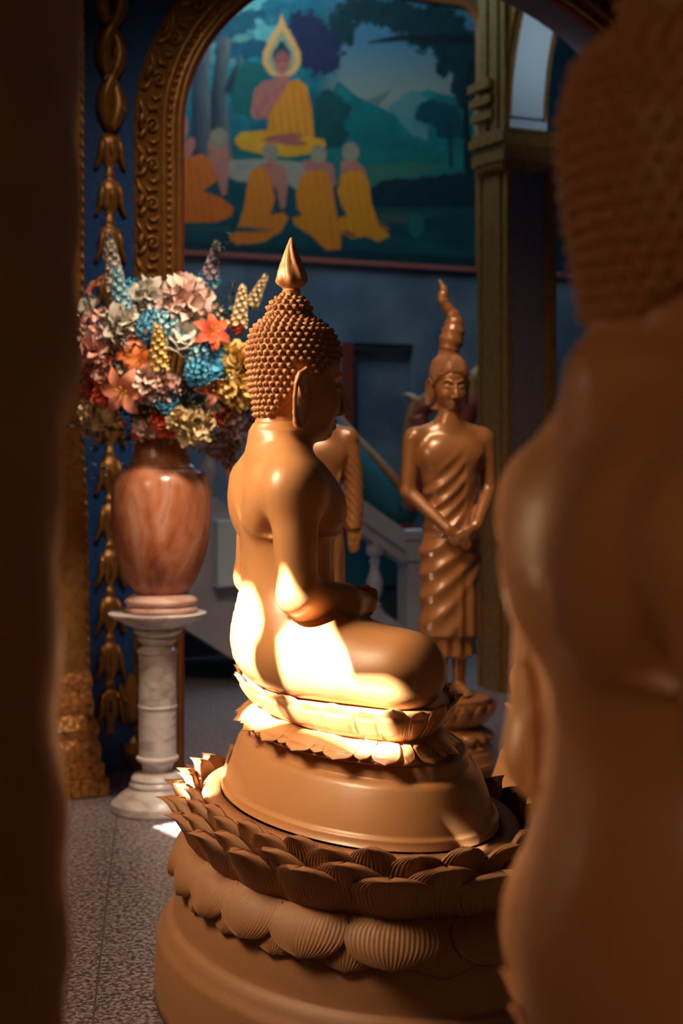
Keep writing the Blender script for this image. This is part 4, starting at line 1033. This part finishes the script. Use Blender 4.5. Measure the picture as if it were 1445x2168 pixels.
def b_onyx(nt, b, tc):
    n1 = noise(nt, tc, 3.2, 7, 1.9, (1.3, 1.3, .55)); n2 = noise(nt, tc, 14, 6, 1.0, (1, 1, .6))
    c1 = ramp(nt, n1, [(.30, (.16, .045, .03)), (.42, (.46, .14, .055)), (.52, (.56, .20, .09)), (.60, (.64, .34, .24)), (.68, (.50, .16, .07))])
    c2 = ramp(nt, n2, [(.35, (.34, .10, .04)), (.65, (.62, .27, .15))])
    nt.links.new(mix(nt, .35, c1, c2), b.inputs['Base Color'])
M_ONYX = nodes_mat('orange_onyx', b_onyx, 0.22)
def b_onyx2(nt, b, tc):
    nt.links.new(ramp(nt, noise(nt, tc, 9, 6, 1.0, (1, 1, 3)), [(.35, (.50, .26, .19)), (.65, (.68, .46, .38))]), b.inputs['Base Color'])
M_ONYX2 = nodes_mat('pink_onyx', b_onyx2, 0.3)
VO = VC+Vector((.015, 0, 0))
vase = empty('onyx_vase', VO+Vector((0, 0, zpx(1295)))); tag(vase, 'tall polished orange onyx vase full of artificial flowers', 'vase')
def vp(rows): return [(r*VS, (1295-y)*VS) for r, y in rows]
mb = MB(); mb.lathe([(0, .001)]+fine(vp([(74,1294.5),(77,1290),(76,1284),(72,1281),(77,1276),(78,1270),(74,1265),(66,1260),(58,1256)]), 3)+[(0, 39*VS)], 56); mb.build('foot', M_ONYX2, vase)
mb = MB(); mb.lathe(fine(vp([(50,1258),(54,1255),(66,1240),(80,1215),(92,1180),(101,1140),(105,1095),(105,1050),(100,1020),(90,1001),(78,993),(76,991),(76,989),(68,982),(60,968),(54,945),(52,925),(54,905),(62,888),(68,880),(64,880),(50,900),(48,930)]), 4), 64); mb.build('body', M_ONYX, vase)

# ================================================================== the flowers, each one a thing with its stem
BC = Vector((VO.x+.02, 6.16, zpx(760))); MOUTH = Vector((VO.x, 6.18, zpx(905)))
def dome(px, py):
    """front of the bouquet at a pixel"""
    dx, dy = (px-358)/205.0, (py-765)/185.0; q = math.sqrt(max(0.0, 1-dx*dx*.9-dy*dy*.9)); return 6.20-.30*q
def blossom_mat(name, c1, c2, sc=30, rough=.7):
    def f(nt, b, tc):
        nt.links.new(ramp(nt, noise(nt, tc, sc, 3), [(.38, c1), (.62, c2)]), b.inputs['Base Color'])
        b.inputs['Subsurface Weight'].default_value = 0.0
    return nodes_mat(name, f, rough)
FM = {
 'white': blossom_mat('white_petals', (.56, .52, .44), (.72, .66, .56)), 'cream': blossom_mat('cream_petals', (.66, .50, .26), (.78, .62, .36)),
 'yellow': blossom_mat('yellow_petals', (.66, .42, .10), (.78, .58, .22)), 'pink': blossom_mat('pink_petals', (.66, .34, .26), (.78, .50, .42)),
 'blush': blossom_mat('blush_petals', (.70, .48, .40), (.80, .60, .52)), 'coral': blossom_mat('coral_petals', (.72, .20, .11), (.80, .32, .20)),
 'orange': blossom_mat('orange_petals', (.72, .15, .03), (.80, .24, .06)), 'red': blossom_mat('red_petals', (.55, .05, .02), (.72, .12, .04)),
 'blue': blossom_mat('blue_petals', (.02, .20, .38), (.10, .42, .60), 45), 'paleblue': blossom_mat('pale_blue_petals', (.14, .42, .54), (.44, .60, .62), 45),
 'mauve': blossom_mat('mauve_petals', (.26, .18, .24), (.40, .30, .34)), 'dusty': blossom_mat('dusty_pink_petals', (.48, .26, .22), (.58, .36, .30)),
}
M_LEAF = blossom_mat('eucalyptus_leaves', (.04, .09, .085), (.10, .17, .14), 12, .55); M_STEM = mat('green_stem', (.05, .10, .03), .6)
M_CORE = mat('yellow_stamen', (.55, .30, .05), .6); M_LEAF2 = mat('green_leaf', (.06, .15, .05), .5)
def petal_q(mb, L, Wd, cup, M, tip=.0, n=4, ruff=0.0, rr=None):
    """a single petal growing along +Z from the origin, facing +Y"""
    rr = rr or rnd; rows = []
    for i in range(n+1):
        v = i/n; w = Wd*math.sin(pi*min(.93, .12+v*.80))**.8*(1-tip*v**3)
        rows.append([M @ Vector((s*w, -cup*v*v*L*1.0+abs(s)*w*.35+(ruff*rr.uniform(-1, 1) if i == n else 0), v*L+(ruff*rr.uniform(-1, 1) if i == n else 0))) for s in (-1, -.35, .35, 1)])
    mb.grid(rows)
def rot_to(th, ph): return Matrix.Rotation(ph, 4, 'Z') @ Matrix.Rotation(th, 4, 'X')
def m_peony(seed, n=70, r=.06):
    rr = random.Random(seed); mb = MB()
    for i in range(n):
        u = (i+.5)/n; th = math.acos(1-1.35*u); ph = i*2.39996
        d = Vector((sin(th)*cos(ph), sin(th)*sin(ph), cos(th)))
        M = Matrix.Translation(d*r*.35) @ d.to_track_quat('Z', 'Y').to_matrix().to_4x4() @ Matrix.Rotation(rr.uniform(0, 6.28), 4, 'Z') @ Matrix.Rotation(rr.uniform(-.5, .5), 4, 'X')
        petal_q(mb, r*rr.uniform(.6, .8), r*.34, rr.uniform(.1, .5), M, 0, 3, r*.07, rr)
    return mesh('peony', mb.v, mb.f)
def m_rose(seed, r=.035):
    rr = random.Random(seed); mb = MB()
    for i in range(20):
        k = i/19; th = .15+.95*k; ph = i*2.39996
        M = Matrix.Rotation(ph, 4, 'Z') @ Matrix.Translation((0, r*.62*k, -r*.2*k)) @ Matrix.Rotation(-th*.9, 4, 'X')
        petal_q(mb, r*(.75+.25*k), r*(.35+.35*k), -.45+.9*k, M, 0, 4, r*.03, rr)
    return mesh('rose', mb.v, mb.f)
def m_lily(seed, r=.075):
    rr = random.Random(seed); mb = MB()
    for i in range(6):
        ph = i*pi/3+rr.uniform(-.1, .1); rows = []
        for j in range(8):
            v = j/7; w = r*.26*sin(pi*min(.97, .08+v*.9))**.8; rad = r*v; h = r*(.42*math.sin(v*2.0)-.28*v*v)
            rows.append([Vector((rad*cos(ph)-s*w*sin(ph), rad*sin(ph)+s*w*cos(ph), h+abs(s)*w*.35)) for s in (-1, -.4, .4, 1)])
        mb.grid(rows)
    return mesh('lily', mb.v, mb.f)
def m_stamen(r=.075):
    mb = MB()
    for i in range(6):
        a = i*pi/3+.5; mb.tube([(0, 0, .01), (r*.12*cos(a), r*.12*sin(a), r*.35), (r*.25*cos(a), r*.25*sin(a), r*.55)], [.0018, .0016, .0035], 5)
    return mesh('stamen', mb.v, mb.f)
def m_small(r=.02, n=5):
    mb = MB()
    for i in range(n): petal_q(mb, r, r*.45, .3, Matrix.Rotation(i*2*pi/n, 4, 'Z') @ Matrix.Rotation(-1.1, 4, 'X'), 0, 3)
    return mb
def m_spike(seed, L=.20, r=.045, n=46):
    rr = random.Random(seed); mb = MB()
    for i in range(n):
        v = (i+.5)/n; a = i*2.39996; rad = r*(1-.75*v**1.6)*.62; d = Vector((cos(a), sin(a), .35)).normalized()
        M = Matrix.Translation((rad*cos(a), rad*sin(a), v*L)) @ d.to_track_quat('Z', 'Y').to_matrix().to_4x4()
        s = .021*(1-.45*v); sm_ = m_small(s, 5)
        mb.add([M @ Vector(p) for p in sm_.v], sm_.f)
    return mesh('flower_spike', mb.v, mb.f)
def m_cluster(seed, r=.06, n=46):
    rr = random.Random(seed); mb = MB()
    for i in range(n):
        th = math.acos(1-1.25*(i+.5)/n); a = i*2.39996; d = Vector((sin(th)*cos(a), sin(th)*sin(a), cos(th)*.8)); s = .017
        M = Matrix.Translation(d*r*rr.uniform(.85, 1.02)) @ d.to_track_quat('Z', 'Y').to_matrix().to_4x4(); q = m_small(s, 4); mb.add([M @ Vector(p) for p in q.v], q.f)
    return mesh('hydrangea', mb.v, mb.f)
FLO = {'peony': [m_peony(1), m_peony(2)], 'rose': [m_rose(3), m_rose(4)], 'lily': [m_lily(5), m_lily(6)], 'flower_spike': [m_spike(7), m_spike(8)], 'hydrangea': [m_cluster(9), m_cluster(10)]}
BASE_R = {'peony': .06, 'rose': .035, 'lily': .075, 'flower_spike': .20, 'hydrangea': .062}
STAM = m_stamen()
FMESH = {}
def flower(kind, colr, px, py, rpx, label, push=0.0, lean=None, group=None):
    key = (kind, colr, len(FMESH) % 2)
    if key not in FMESH:
        me = FLO[kind][len(FMESH) % 2].copy(); me.materials.append(FM[colr]); FMESH[key] = me
    D = dome(px, py)-push; p = at(px, py, D)
    d = (p-(BC+Vector((0, .10, 0)))); d.y -= .10
    if lean: d = Vector(lean)
    d.normalize()
    o = bpy.data.objects.new(kind, FMESH[key]); COL.objects.link(o)
    for q in o.data.polygons: q.use_smooth = True
    sc_ = rpx*VS/BASE_R[kind]; o.location = p
    o.rotation_mode = 'QUATERNION'; o.rotation_quaternion = d.to_track_quat('Z', 'Y') @ Matrix.Rotation(rnd.uniform(0, 6.28), 3, 'Z').to_quaternion()
    o.scale = (sc_,)*3
    tag(o, label, 'flower', group)
    if kind == 'lily': obj('stamen', STAM, M_CORE, o)
    # stem down into the mouth of the vase
    inv = (Matrix.Translation(p) @ o.rotation_quaternion.to_matrix().to_4x4() @ Matrix.Scale(sc_, 4)).inverted()
    m0 = MOUTH+Vector((rnd.uniform(-.05, .05), rnd.uniform(-.04, .04), -.05)); mid = p.lerp(m0, .5)-d*.03+Vector((0, .05, 0))
    mb = MB(); mb.tube([inv @ (p+d*(.0 if kind != 'flower_spike' else .9*rpx*VS)), inv @ (p-d*.03), inv @ mid, inv @ m0], [.0025/sc_]*4, 5)
    obj('stem', mesh('stem', mb.v, mb.f), M_STEM, o)
    return o
T = [
 ('flower_spike','white',246,612,100,'white gladiolus spike rising at the top left of the bouquet',(-.10,-.1,1)),
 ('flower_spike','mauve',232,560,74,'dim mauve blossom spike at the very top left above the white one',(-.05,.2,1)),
 ('flower_spike','paleblue',262,668,100,'pale blue blossom spike under the white gladiolus at the top left',(-.14,-.3,1)),
 ('hydrangea','blue',276,628,36,'blue hydrangea right behind the pale blue spike at the top left',None),
 ('lily','coral',204,612,34,'coral lily highest on the left edge of the bouquet',None),
 ('rose','white',188,654,24,'small white rose on the left edge under the highest coral lily',None),
 ('peony','white',314,632,42,'white peony on top of the bouquet, left of the pink one',None),
 ('peony','blush',358,642,22,'small blush peony tucked between the top white and pink peonies',None),
 ('peony','blush',392,640,54,'large blush pink peony on the top centre of the bouquet',None),
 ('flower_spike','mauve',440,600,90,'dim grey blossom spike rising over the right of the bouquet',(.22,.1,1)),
 ('hydrangea','blue',442,592,22,'small blue hydrangea on the dim spike over the right side',None),
 ('flower_spike','cream',505,690,84,'cream blossom spike at the upper right next to the curled head',(.12,-.2,1)),
 ('flower_spike','cream',530,650,74,'slender cream blossom spray leaning out at the upper right',(.5,-.1,1)),
 ('hydrangea','pink',212,704,46,'pink hydrangea on the upper left under the small white rose',None),
 ('peony','white',256,690,42,'ivory peony left of the blue flowers in the upper middle',None),
 ('lily','coral',286,714,40,'narrow coral lily beside the ivory peony, upper middle',(-.2,-1,.5)),
 ('hydrangea','blue',326,694,36,'bright blue hydrangea in the upper middle of the bouquet',None),
 ('hydrangea','paleblue',350,688,30,'pale blue hydrangea directly under the large blush peony',None),
 ('rose','blue',372,712,28,'deep blue rose under the large blush peony, left of the white rose',None),
 ('rose','white',388,708,38,'round white rose just above the centre right of the bouquet',None),
 ('lily','red',446,706,42,'dark red lily at the right of the round white rose',None),
 ('rose','pink',417,702,18,'tiny pink rosebud left of the dark red lily',None),
 ('rose','red',496,692,16,'tiny red rosebud at the foot of the cream spike',None),
 ('peony','pink',200,742,40,'salmon pink peony on the left edge, middle height',None),
 ('lily','orange',280,746,38,'orange lily left of the yellow hyacinth spike',None),
 ('lily','orange',298,766,34,'lower orange lily touching the yellow hyacinth spike',None),
 ('flower_spike','yellow',337,780,94,'yellow hyacinth spike in the very middle of the bouquet',(0,-.45,1)),
 ('hydrangea','red',205,775,34,'red hydrangea on the left edge under the salmon peony',None),
 ('rose','coral',222,772,20,'small coral rose right of the red hydrangea on the left',None),
 ('rose','pink',216,790,18,'small pink rose over the row of red roses on the left',None),
 ('peony','blush',320,808,44,'blush peony directly under the yellow hyacinth spike',None),
 ('peony','dusty',350,822,30,'dusty pink peony under and right of the yellow hyacinth spike',None),
 ('lily','coral',266,826,54,'large open coral lily on the lower left of the bouquet',None),
 ('rose','red',196,820,22,'red rose lowest but one on the left edge',None),
 ('rose','red',222,806,22,'red rose just left of the large open coral lily',None),
 ('rose','red',222,838,22,'red rose under the one beside the large coral lily',None),
 ('rose','orange',242,852,24,'orange red rose below the large coral lily',None),
 ('peony','cream',205,874,34,'cream peony at the lower left corner of the bouquet',None),
 ('rose','cream',236,868,22,'cream rose between the cream peony and the orange red rose',None),
 ('hydrangea','paleblue',424,756,32,'pale blue hydrangea right of centre above the coral lily',None),
 ('rose','blue',448,768,32,'bright blue rose right of centre beside the pale blue hydrangea',None),
 ('hydrangea','blue',420,790,28,'dim blue hydrangea above the coral lily at the right',None),
 ('lily','coral',452,816,46,'open coral lily at the right of the bouquet',None),
 ('peony','yellow',498,768,44,'yellow peony touching the curled head at the right edge',None),
 ('peony','yellow',508,820,48,'lower yellow peony beside the curled head',None),
 ('rose','white',470,742,20,'small whitish rose above the yellow peony at the right',None),
 ('hydrangea','white',356,852,20,'small whitish hydrangea in the shaded lower middle',None),
 ('rose','blue',352,846,22,'dark blue rose in the shaded lower middle',None),
 ('peony','blush',310,900,28,'blush peony over the left side of the vase mouth',None),
 ('lily','red',352,900,34,'red lily over the middle of the vase mouth',None),
 ('rose','red',344,884,20,'red rose above the red lily at the vase mouth',None),
 ('rose','red',292,918,14,'tiny red bud at the left side of the vase neck',None),
 ('peony','cream',408,898,44,'creamy yellow peony over the right side of the vase mouth',None),
 ('peony','cream',376,884,28,'small cream peony left of the large creamy yellow one',None),
 ('rose','red',470,876,26,'red rose at the lower right near the statue shoulder',None),
 ('rose','orange',492,888,20,'orange rose at the lower right beside the red rose',None),
 ('rose','pink',484,886,14,'tiny pink bud between the lower right red and orange roses',None),
 ('hydrangea','dusty',470,938,38,'dusty pink hydrangea hanging at the lower right of the bouquet',None),
 ('flower_spike','dusty',478,948,90,'dusty pink blossom spray drooping lowest at the right',(.25,-.2,-1)),
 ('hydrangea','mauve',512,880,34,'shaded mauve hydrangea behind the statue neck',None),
 ('rose','blush',192,912,18,'blush bud hanging at the bottom left corner',None),
]
for i, (k, c, x, y, r, lab, lean) in enumerate(T): flower(k, c, x, y, r, lab, push=.02*(i % 3), lean=lean)
# leaves and filler: nobody could count them
mb = MB(); rr = random.Random(21)
def sprig(p, d, L, n, s):
    d = d.normalized(); pts = [p+d*L*t+Vector((0, 0, -.12*L*t*t)) for t in np.linspace(0, 1, 5)]; mb.tube(pts, .0016, 4)
    for j in range(n):
        t = (j+.6)/n; q = pts[0].lerp(pts[-1], t); a = rr.uniform(0, 6.28)
        e = Vector((cos(a), sin(a)*.7-.4, rr.uniform(-.4, .6))).normalized(); M = Matrix.Translation(q) @ e.to_track_quat('Z', 'Y').to_matrix().to_4x4()
        petal_q(mb, s*rr.uniform(.8, 1.2), s*.45, .1, M, 0, 3)
for i in range(210):
    a = rr.uniform(0, 2*pi); q = rr.uniform(.25, 1.0); px = 355+185*q*cos(a); py = 775+165*q*sin(a); p = at(px, py, dome(px, py)+.035)
    d = p-BC; d.y -= .05; sprig(p-d.normalized()*.05, d, rr.uniform(.07, .13), 7, .024)
for x0, x1, y0, y1, n_ in ((300, 440, 800, 885, 34), (405, 500, 650, 745, 26), (205, 265, 735, 775, 12), (395, 480, 760, 870, 24), (180, 240, 850, 925, 14), (225, 300, 650, 680, 6), (270, 330, 840, 900, 12)):
    for i in range(n_):
        px, py = rr.uniform(x0, x1), rr.uniform(y0, y1); p = at(px, py, dome(px, py)+.005); d = Vector((rr.uniform(-.6, .6), -.35, rr.uniform(-.6, .5)))
        sprig(p-d.normalized()*.03, d, .06, 6, .021)
for px, py, dx, dy in ((185,905,-.3,-1),(200,935,-.1,-1),(225,925,-.1,-1),(270,905,.1,-1),(255,900,0,-1),(190,880,-1,-.4),(540,690,1,.6),(455,560,.1,1),(470,545,.3,1),(480,660,.2,1),(460,690,.6,1),(530,860,.6,-.6),(500,930,.3,-1)):
    sprig(at(px, py, 6.08), Vector((dx, -.1, dy)), .14, 10, .026)
fo = mb.build('eucalyptus_foliage', M_LEAF); tag(fo, 'grey green eucalyptus leaves filling the bouquet', 'foliage', kind='stuff')
mb = MB()
for i in range(70):
    a = rr.uniform(0, 2*pi); q = rr.uniform(.5, 1.05); px = 355+175*q*cos(a); py = 790+165*q*sin(a); p = at(px, py, dome(px, py)-.01)
    d = Vector((rr.uniform(-.5, .5), -1, rr.uniform(-.3, .6))).normalized(); M = Matrix.Translation(p) @ d.to_track_quat('Z', 'Y').to_matrix().to_4x4()
    for _ in range(3):
        sm_ = m_small(.012, 5); off = Vector((rr.uniform(-.02, .02), 0, rr.uniform(-.02, .02))); mb.add([M @ Vector(p_)+off for p_ in sm_.v], sm_.f)
tag(mb.build('filler_blossom', FM['cream']), 'tiny cream filler blossoms scattered through the bouquet', 'foliage', kind='stuff')
# ================================================================== standing statues; local frame: faces -y, z from its pedestal top = .373
PT = .373
def standing(name, loc, rz, variant, label):
    root = empty(name, loc, rz); tag(root, label, 'statue')
    s = SDF()
    def pleat(x, y, Z):
        t = np.clip((1.50-Z)/.08, 0, 1)
        if variant == 0:
            ph = (Z-1.05*x-2.2*x*x)*2*pi*np.where(Z > 1.08, 13, 9)+1.5*np.sin(Z*6); diag = 1-2*np.abs(np.sin(ph/2))**1.3; vert = np.sin(np.arctan2(x, -y)*11)
            m = np.clip((x*.0+.93-Z)/.12, 0, 1)*np.clip((x+.02)/.05, 0, 1)
            bare = np.clip(((Z-1.34)-(x+.09)*1.5)/.03, 0, 1)          # bare right breast
            band = np.clip((.035-np.abs(x-.075))/.01, 0, 1)*np.clip((Z-1.02)/.04, 0, 1)
            return (.0058*diag*(1-m)+.008*vert*m)*t*(1-bare)*(1-band)+.004*band*t
        return .006*np.sin(np.arctan2(x, -y)*14)*np.clip((1.05-Z)/.2, 0, 1)
    s.loft([(.640,.0,.005,.150,.105),(.70,.0,.0,.140,.105),(.85,.0,.0,.138,.105),(1.0,.0,.0,.140,.108),(1.10,.0,.0,.128,.100),(1.20,0,.005,.112,.088),(1.32,0,.005,.128,.095),(1.42,0,.008,.150,.095),(1.50,0,.012,.155,.080),(1.545,0,.015,.120,.062),(1.58,0,.015,.070,.05),(1.60,0,.015,.05,.045)], k=.02, disp=pleat)
    s.loft([(.548,.0,.005,.118,.085),(.60,.0,.005,.112,.085),(.66,.0,0,.11,.08)], k=.004, disp=lambda x, y, Z: .008*np.sin(np.arctan2(x, -y)*9))
    for q in (-1, 1):
        s.cap((q*.045, .0, .60), (q*.042, .01, .42), .038, .027, k=.02)
        s.cap((q*.042, .01, .405), (q*.048, -.095, .388), .028, .018, k=.02, sc=(1.15, 1, 1))
        for i in range(5): s.cap((q*(.030+.010*i), -.105+.006*i, .386), (q*(.031+.011*i), -.130+.009*i, .383), .009-.0006*i, .007, k=.004)
        s.ell((q*.165, .012, 1.515), (.042, .042, .045), k=.03)
        s.cap((q*.04, .015, 1.575), (q*.155, .012, 1.53), .028, .034, k=.03)
        s.ell((q*.070, -.040, 1.445), (.065, .030, .045), k=.06)
    s.add(lambda X, Y, Z: (PT-Z)+0*X+0*Y, (-.3, -.3, .3), (.3, .3, .39), k=.003, op='i')
    s.cap((0, .012, 1.56), (0, .005, 1.70), .054, .050, k=.03)
    def hand(w, d, q):
        w = Vector(w); d = Vector(d).normalized(); side = d.cross(Vector((0, -1, 0))).normalized()
        c = w+d*.035; s.cap(w, w+d*.055, .023, .026, k=.01, sc=(1, .8, 1))
        for i in range(4):
            b = c+side*(.020*(1.5-i)/1.5)+d*.02; L = (.055, .062, .060, .048)[i]
            s.chain([b, b+d*L*.5+Vector((0, -.004, 0)), b+d*L+Vector((0, .004, -.006))], [.0085, .008, .0065], k=.004)
        s.chain([w+d*.015+side*.02*q, w+d*.04+side*.035*q, w+d*.065+side*.034*q], [.010, .009, .007], k=.005)
    if variant == 0:
        s.chain([(-.172, .012, 1.51), (-.192, .015, 1.28), (-.045, -.120, 1.115)], [.040, .034, .024], k=.012); hand((-.045, -.120, 1.115), (.75, -.15, -.55), 1)
        s.chain([(.172, .012, 1.51), (.188, .015, 1.29), (.085, -.115, 1.135)], [.042, .036, .026], k=.012); hand((.085, -.115, 1.135), (-.75, -.25, -.45), -1)
    else:
        s.chain([(-.172, .012, 1.51), (-.195, .02, 1.28), (-.20, -.02, 1.10)], [.040, .034, .025], k=.012); hand((-.20, -.02, 1.10), (-.05, -.1, -1), 1)
        def slv(x, y, Z): return .0028*np.sin((Z+x*1.2)*2*pi*24)
        s.loft([(1.10,.178,.0,.038,.05),(1.2,.182,.012,.046,.05),(1.32,.182,.015,.044,.05),(1.45,.172,.012,.040,.048),(1.53,.160,.012,.03,.035)], k=.012, disp=slv)
        hand((.172, -.01, 1.115), (.10, -.15, -1), -1)
        s.chain([(.15, -.02, 1.48), (.10, -.07, 1.30), (.08, -.09, 1.05), (.075, -.10, .80)], .006, k=.006)
    b = s.mesh('standing_body', (-.27, -.22, PT-.01), (.27, .20, 1.66), .0062)
    K = .76
    M = Matrix.Translation((0, .008, 1.643)) @ Matrix.Rotation(-pi/2, 4, 'Z') @ Matrix.Scale(K, 4) @ Matrix.Translation((.150, 0, -1.506))
    h = HEAD_PART.copy(); h.transform(M)
    body = obj('body', join_meshes('standing_body', [b, h]), M_BRONZE, root)
    for me, nm in ((HAIR_ME, 'curled_hair'), (EAR_L, 'ear'), (EAR_R, 'ear')):
        m2 = me.copy(); m2.materials.clear(); m2.transform(M); obj(nm, m2, M_BRONZE, root)
    # flame on top of the head
    top = M @ Vector((-.172, 0, 1.885)); mb = MB()
    if variant == 0:
        pts = [(-.002, -.035, .036), (.003, -.01, .047), (.018, .045, .055), (.026, .10, .044), (.018, .14, .031), (-.008, .175, .024), (-.028, .21, .024), (-.022, .245, .020), (-.032, .275, .011), (-.046, .30, .002)]
    else:
        pts = [(0, -.02, .022), (0, .02, .028), (0, .06, .018), (0, .11, .009), (0, .15, .002)]
    Q, Rr = [], []
    for i in range(len(pts)-1):
        for t in np.linspace(0, 1, 5)[:-1]:
            p0, p1, p2, p3 = [np.array(pts[min(max(j, 0), len(pts)-1)]) for j in (i-1, i, i+1, i+2)]
            v = .5*((2*p1)+(-p0+p2)*t+(2*p0-5*p1+4*p2-p3)*t*t+(-p0+3*p1-3*p2+p3)*t**3); Q.append(top+Vector((v[0], 0, v[1]))); Rr.append(max(.001, v[2]*(1+.10*sin(len(Q)*1.9))))
    mb.tube(Q, Rr, 12); mb.build('flame_finial', M_BRONZE, root)
    # round lotus pedestal
    pr = [(0,.0),(.215,.0),(.215,.03),(.205,.04),(.20,.075),(.205,.08),(.195,.09),(.195,.13),(.185,.14),(.19,.15),(.175,.165),(.17,.21),(.13,.235),(.135,.25),(.165,.28),(.185,.33),(.18,.355),(.17,.372),(0,.372)]
    mb = MB(); mb.lathe(fine(pr, 2), 48); mb.build('round_pedestal', M_BRONZE, root)
    for row, (r0, z0, r1, z1) in enumerate(((.150, .262, .196, .345), (.140, .232, .188, .185))):
        for k in range(16):
            a = 2*pi*(k+.5*row)/16; rows = []
            for j in range(6):
                v = j/5; w = .034*(sin(pi*min(.9, .35+.55*v))**.7 if j < 5 else .25); r = r0+(r1-r0)*v+.012*sin(v*pi); z = z0+(z1-z0)*v
                rows.append([Vector(((r+.012*(1-u*u))*cos(a)-u*w*sin(a), (r+.012*(1-u*u))*sin(a)+u*w*cos(a), z)) for u in (-1, -.6, 0, .6, 1)])
            m_ = MB(); m_.grid(rows); m_.grid([[p*.97+Vector((0, 0, 0)) for p in rw] for rw in rows]); m_.build('lotus_petal', M_BRONZE, root)
    return root
standing('standing_statue', (.485, 6.75, 0), radians(14), 0, 'brown standing statue with crossed hands and curling flame finial')
standing('standing_statue', (-.125, 6.95, 0), radians(4), 1, 'brown standing statue mostly hidden behind the sharp seated one')
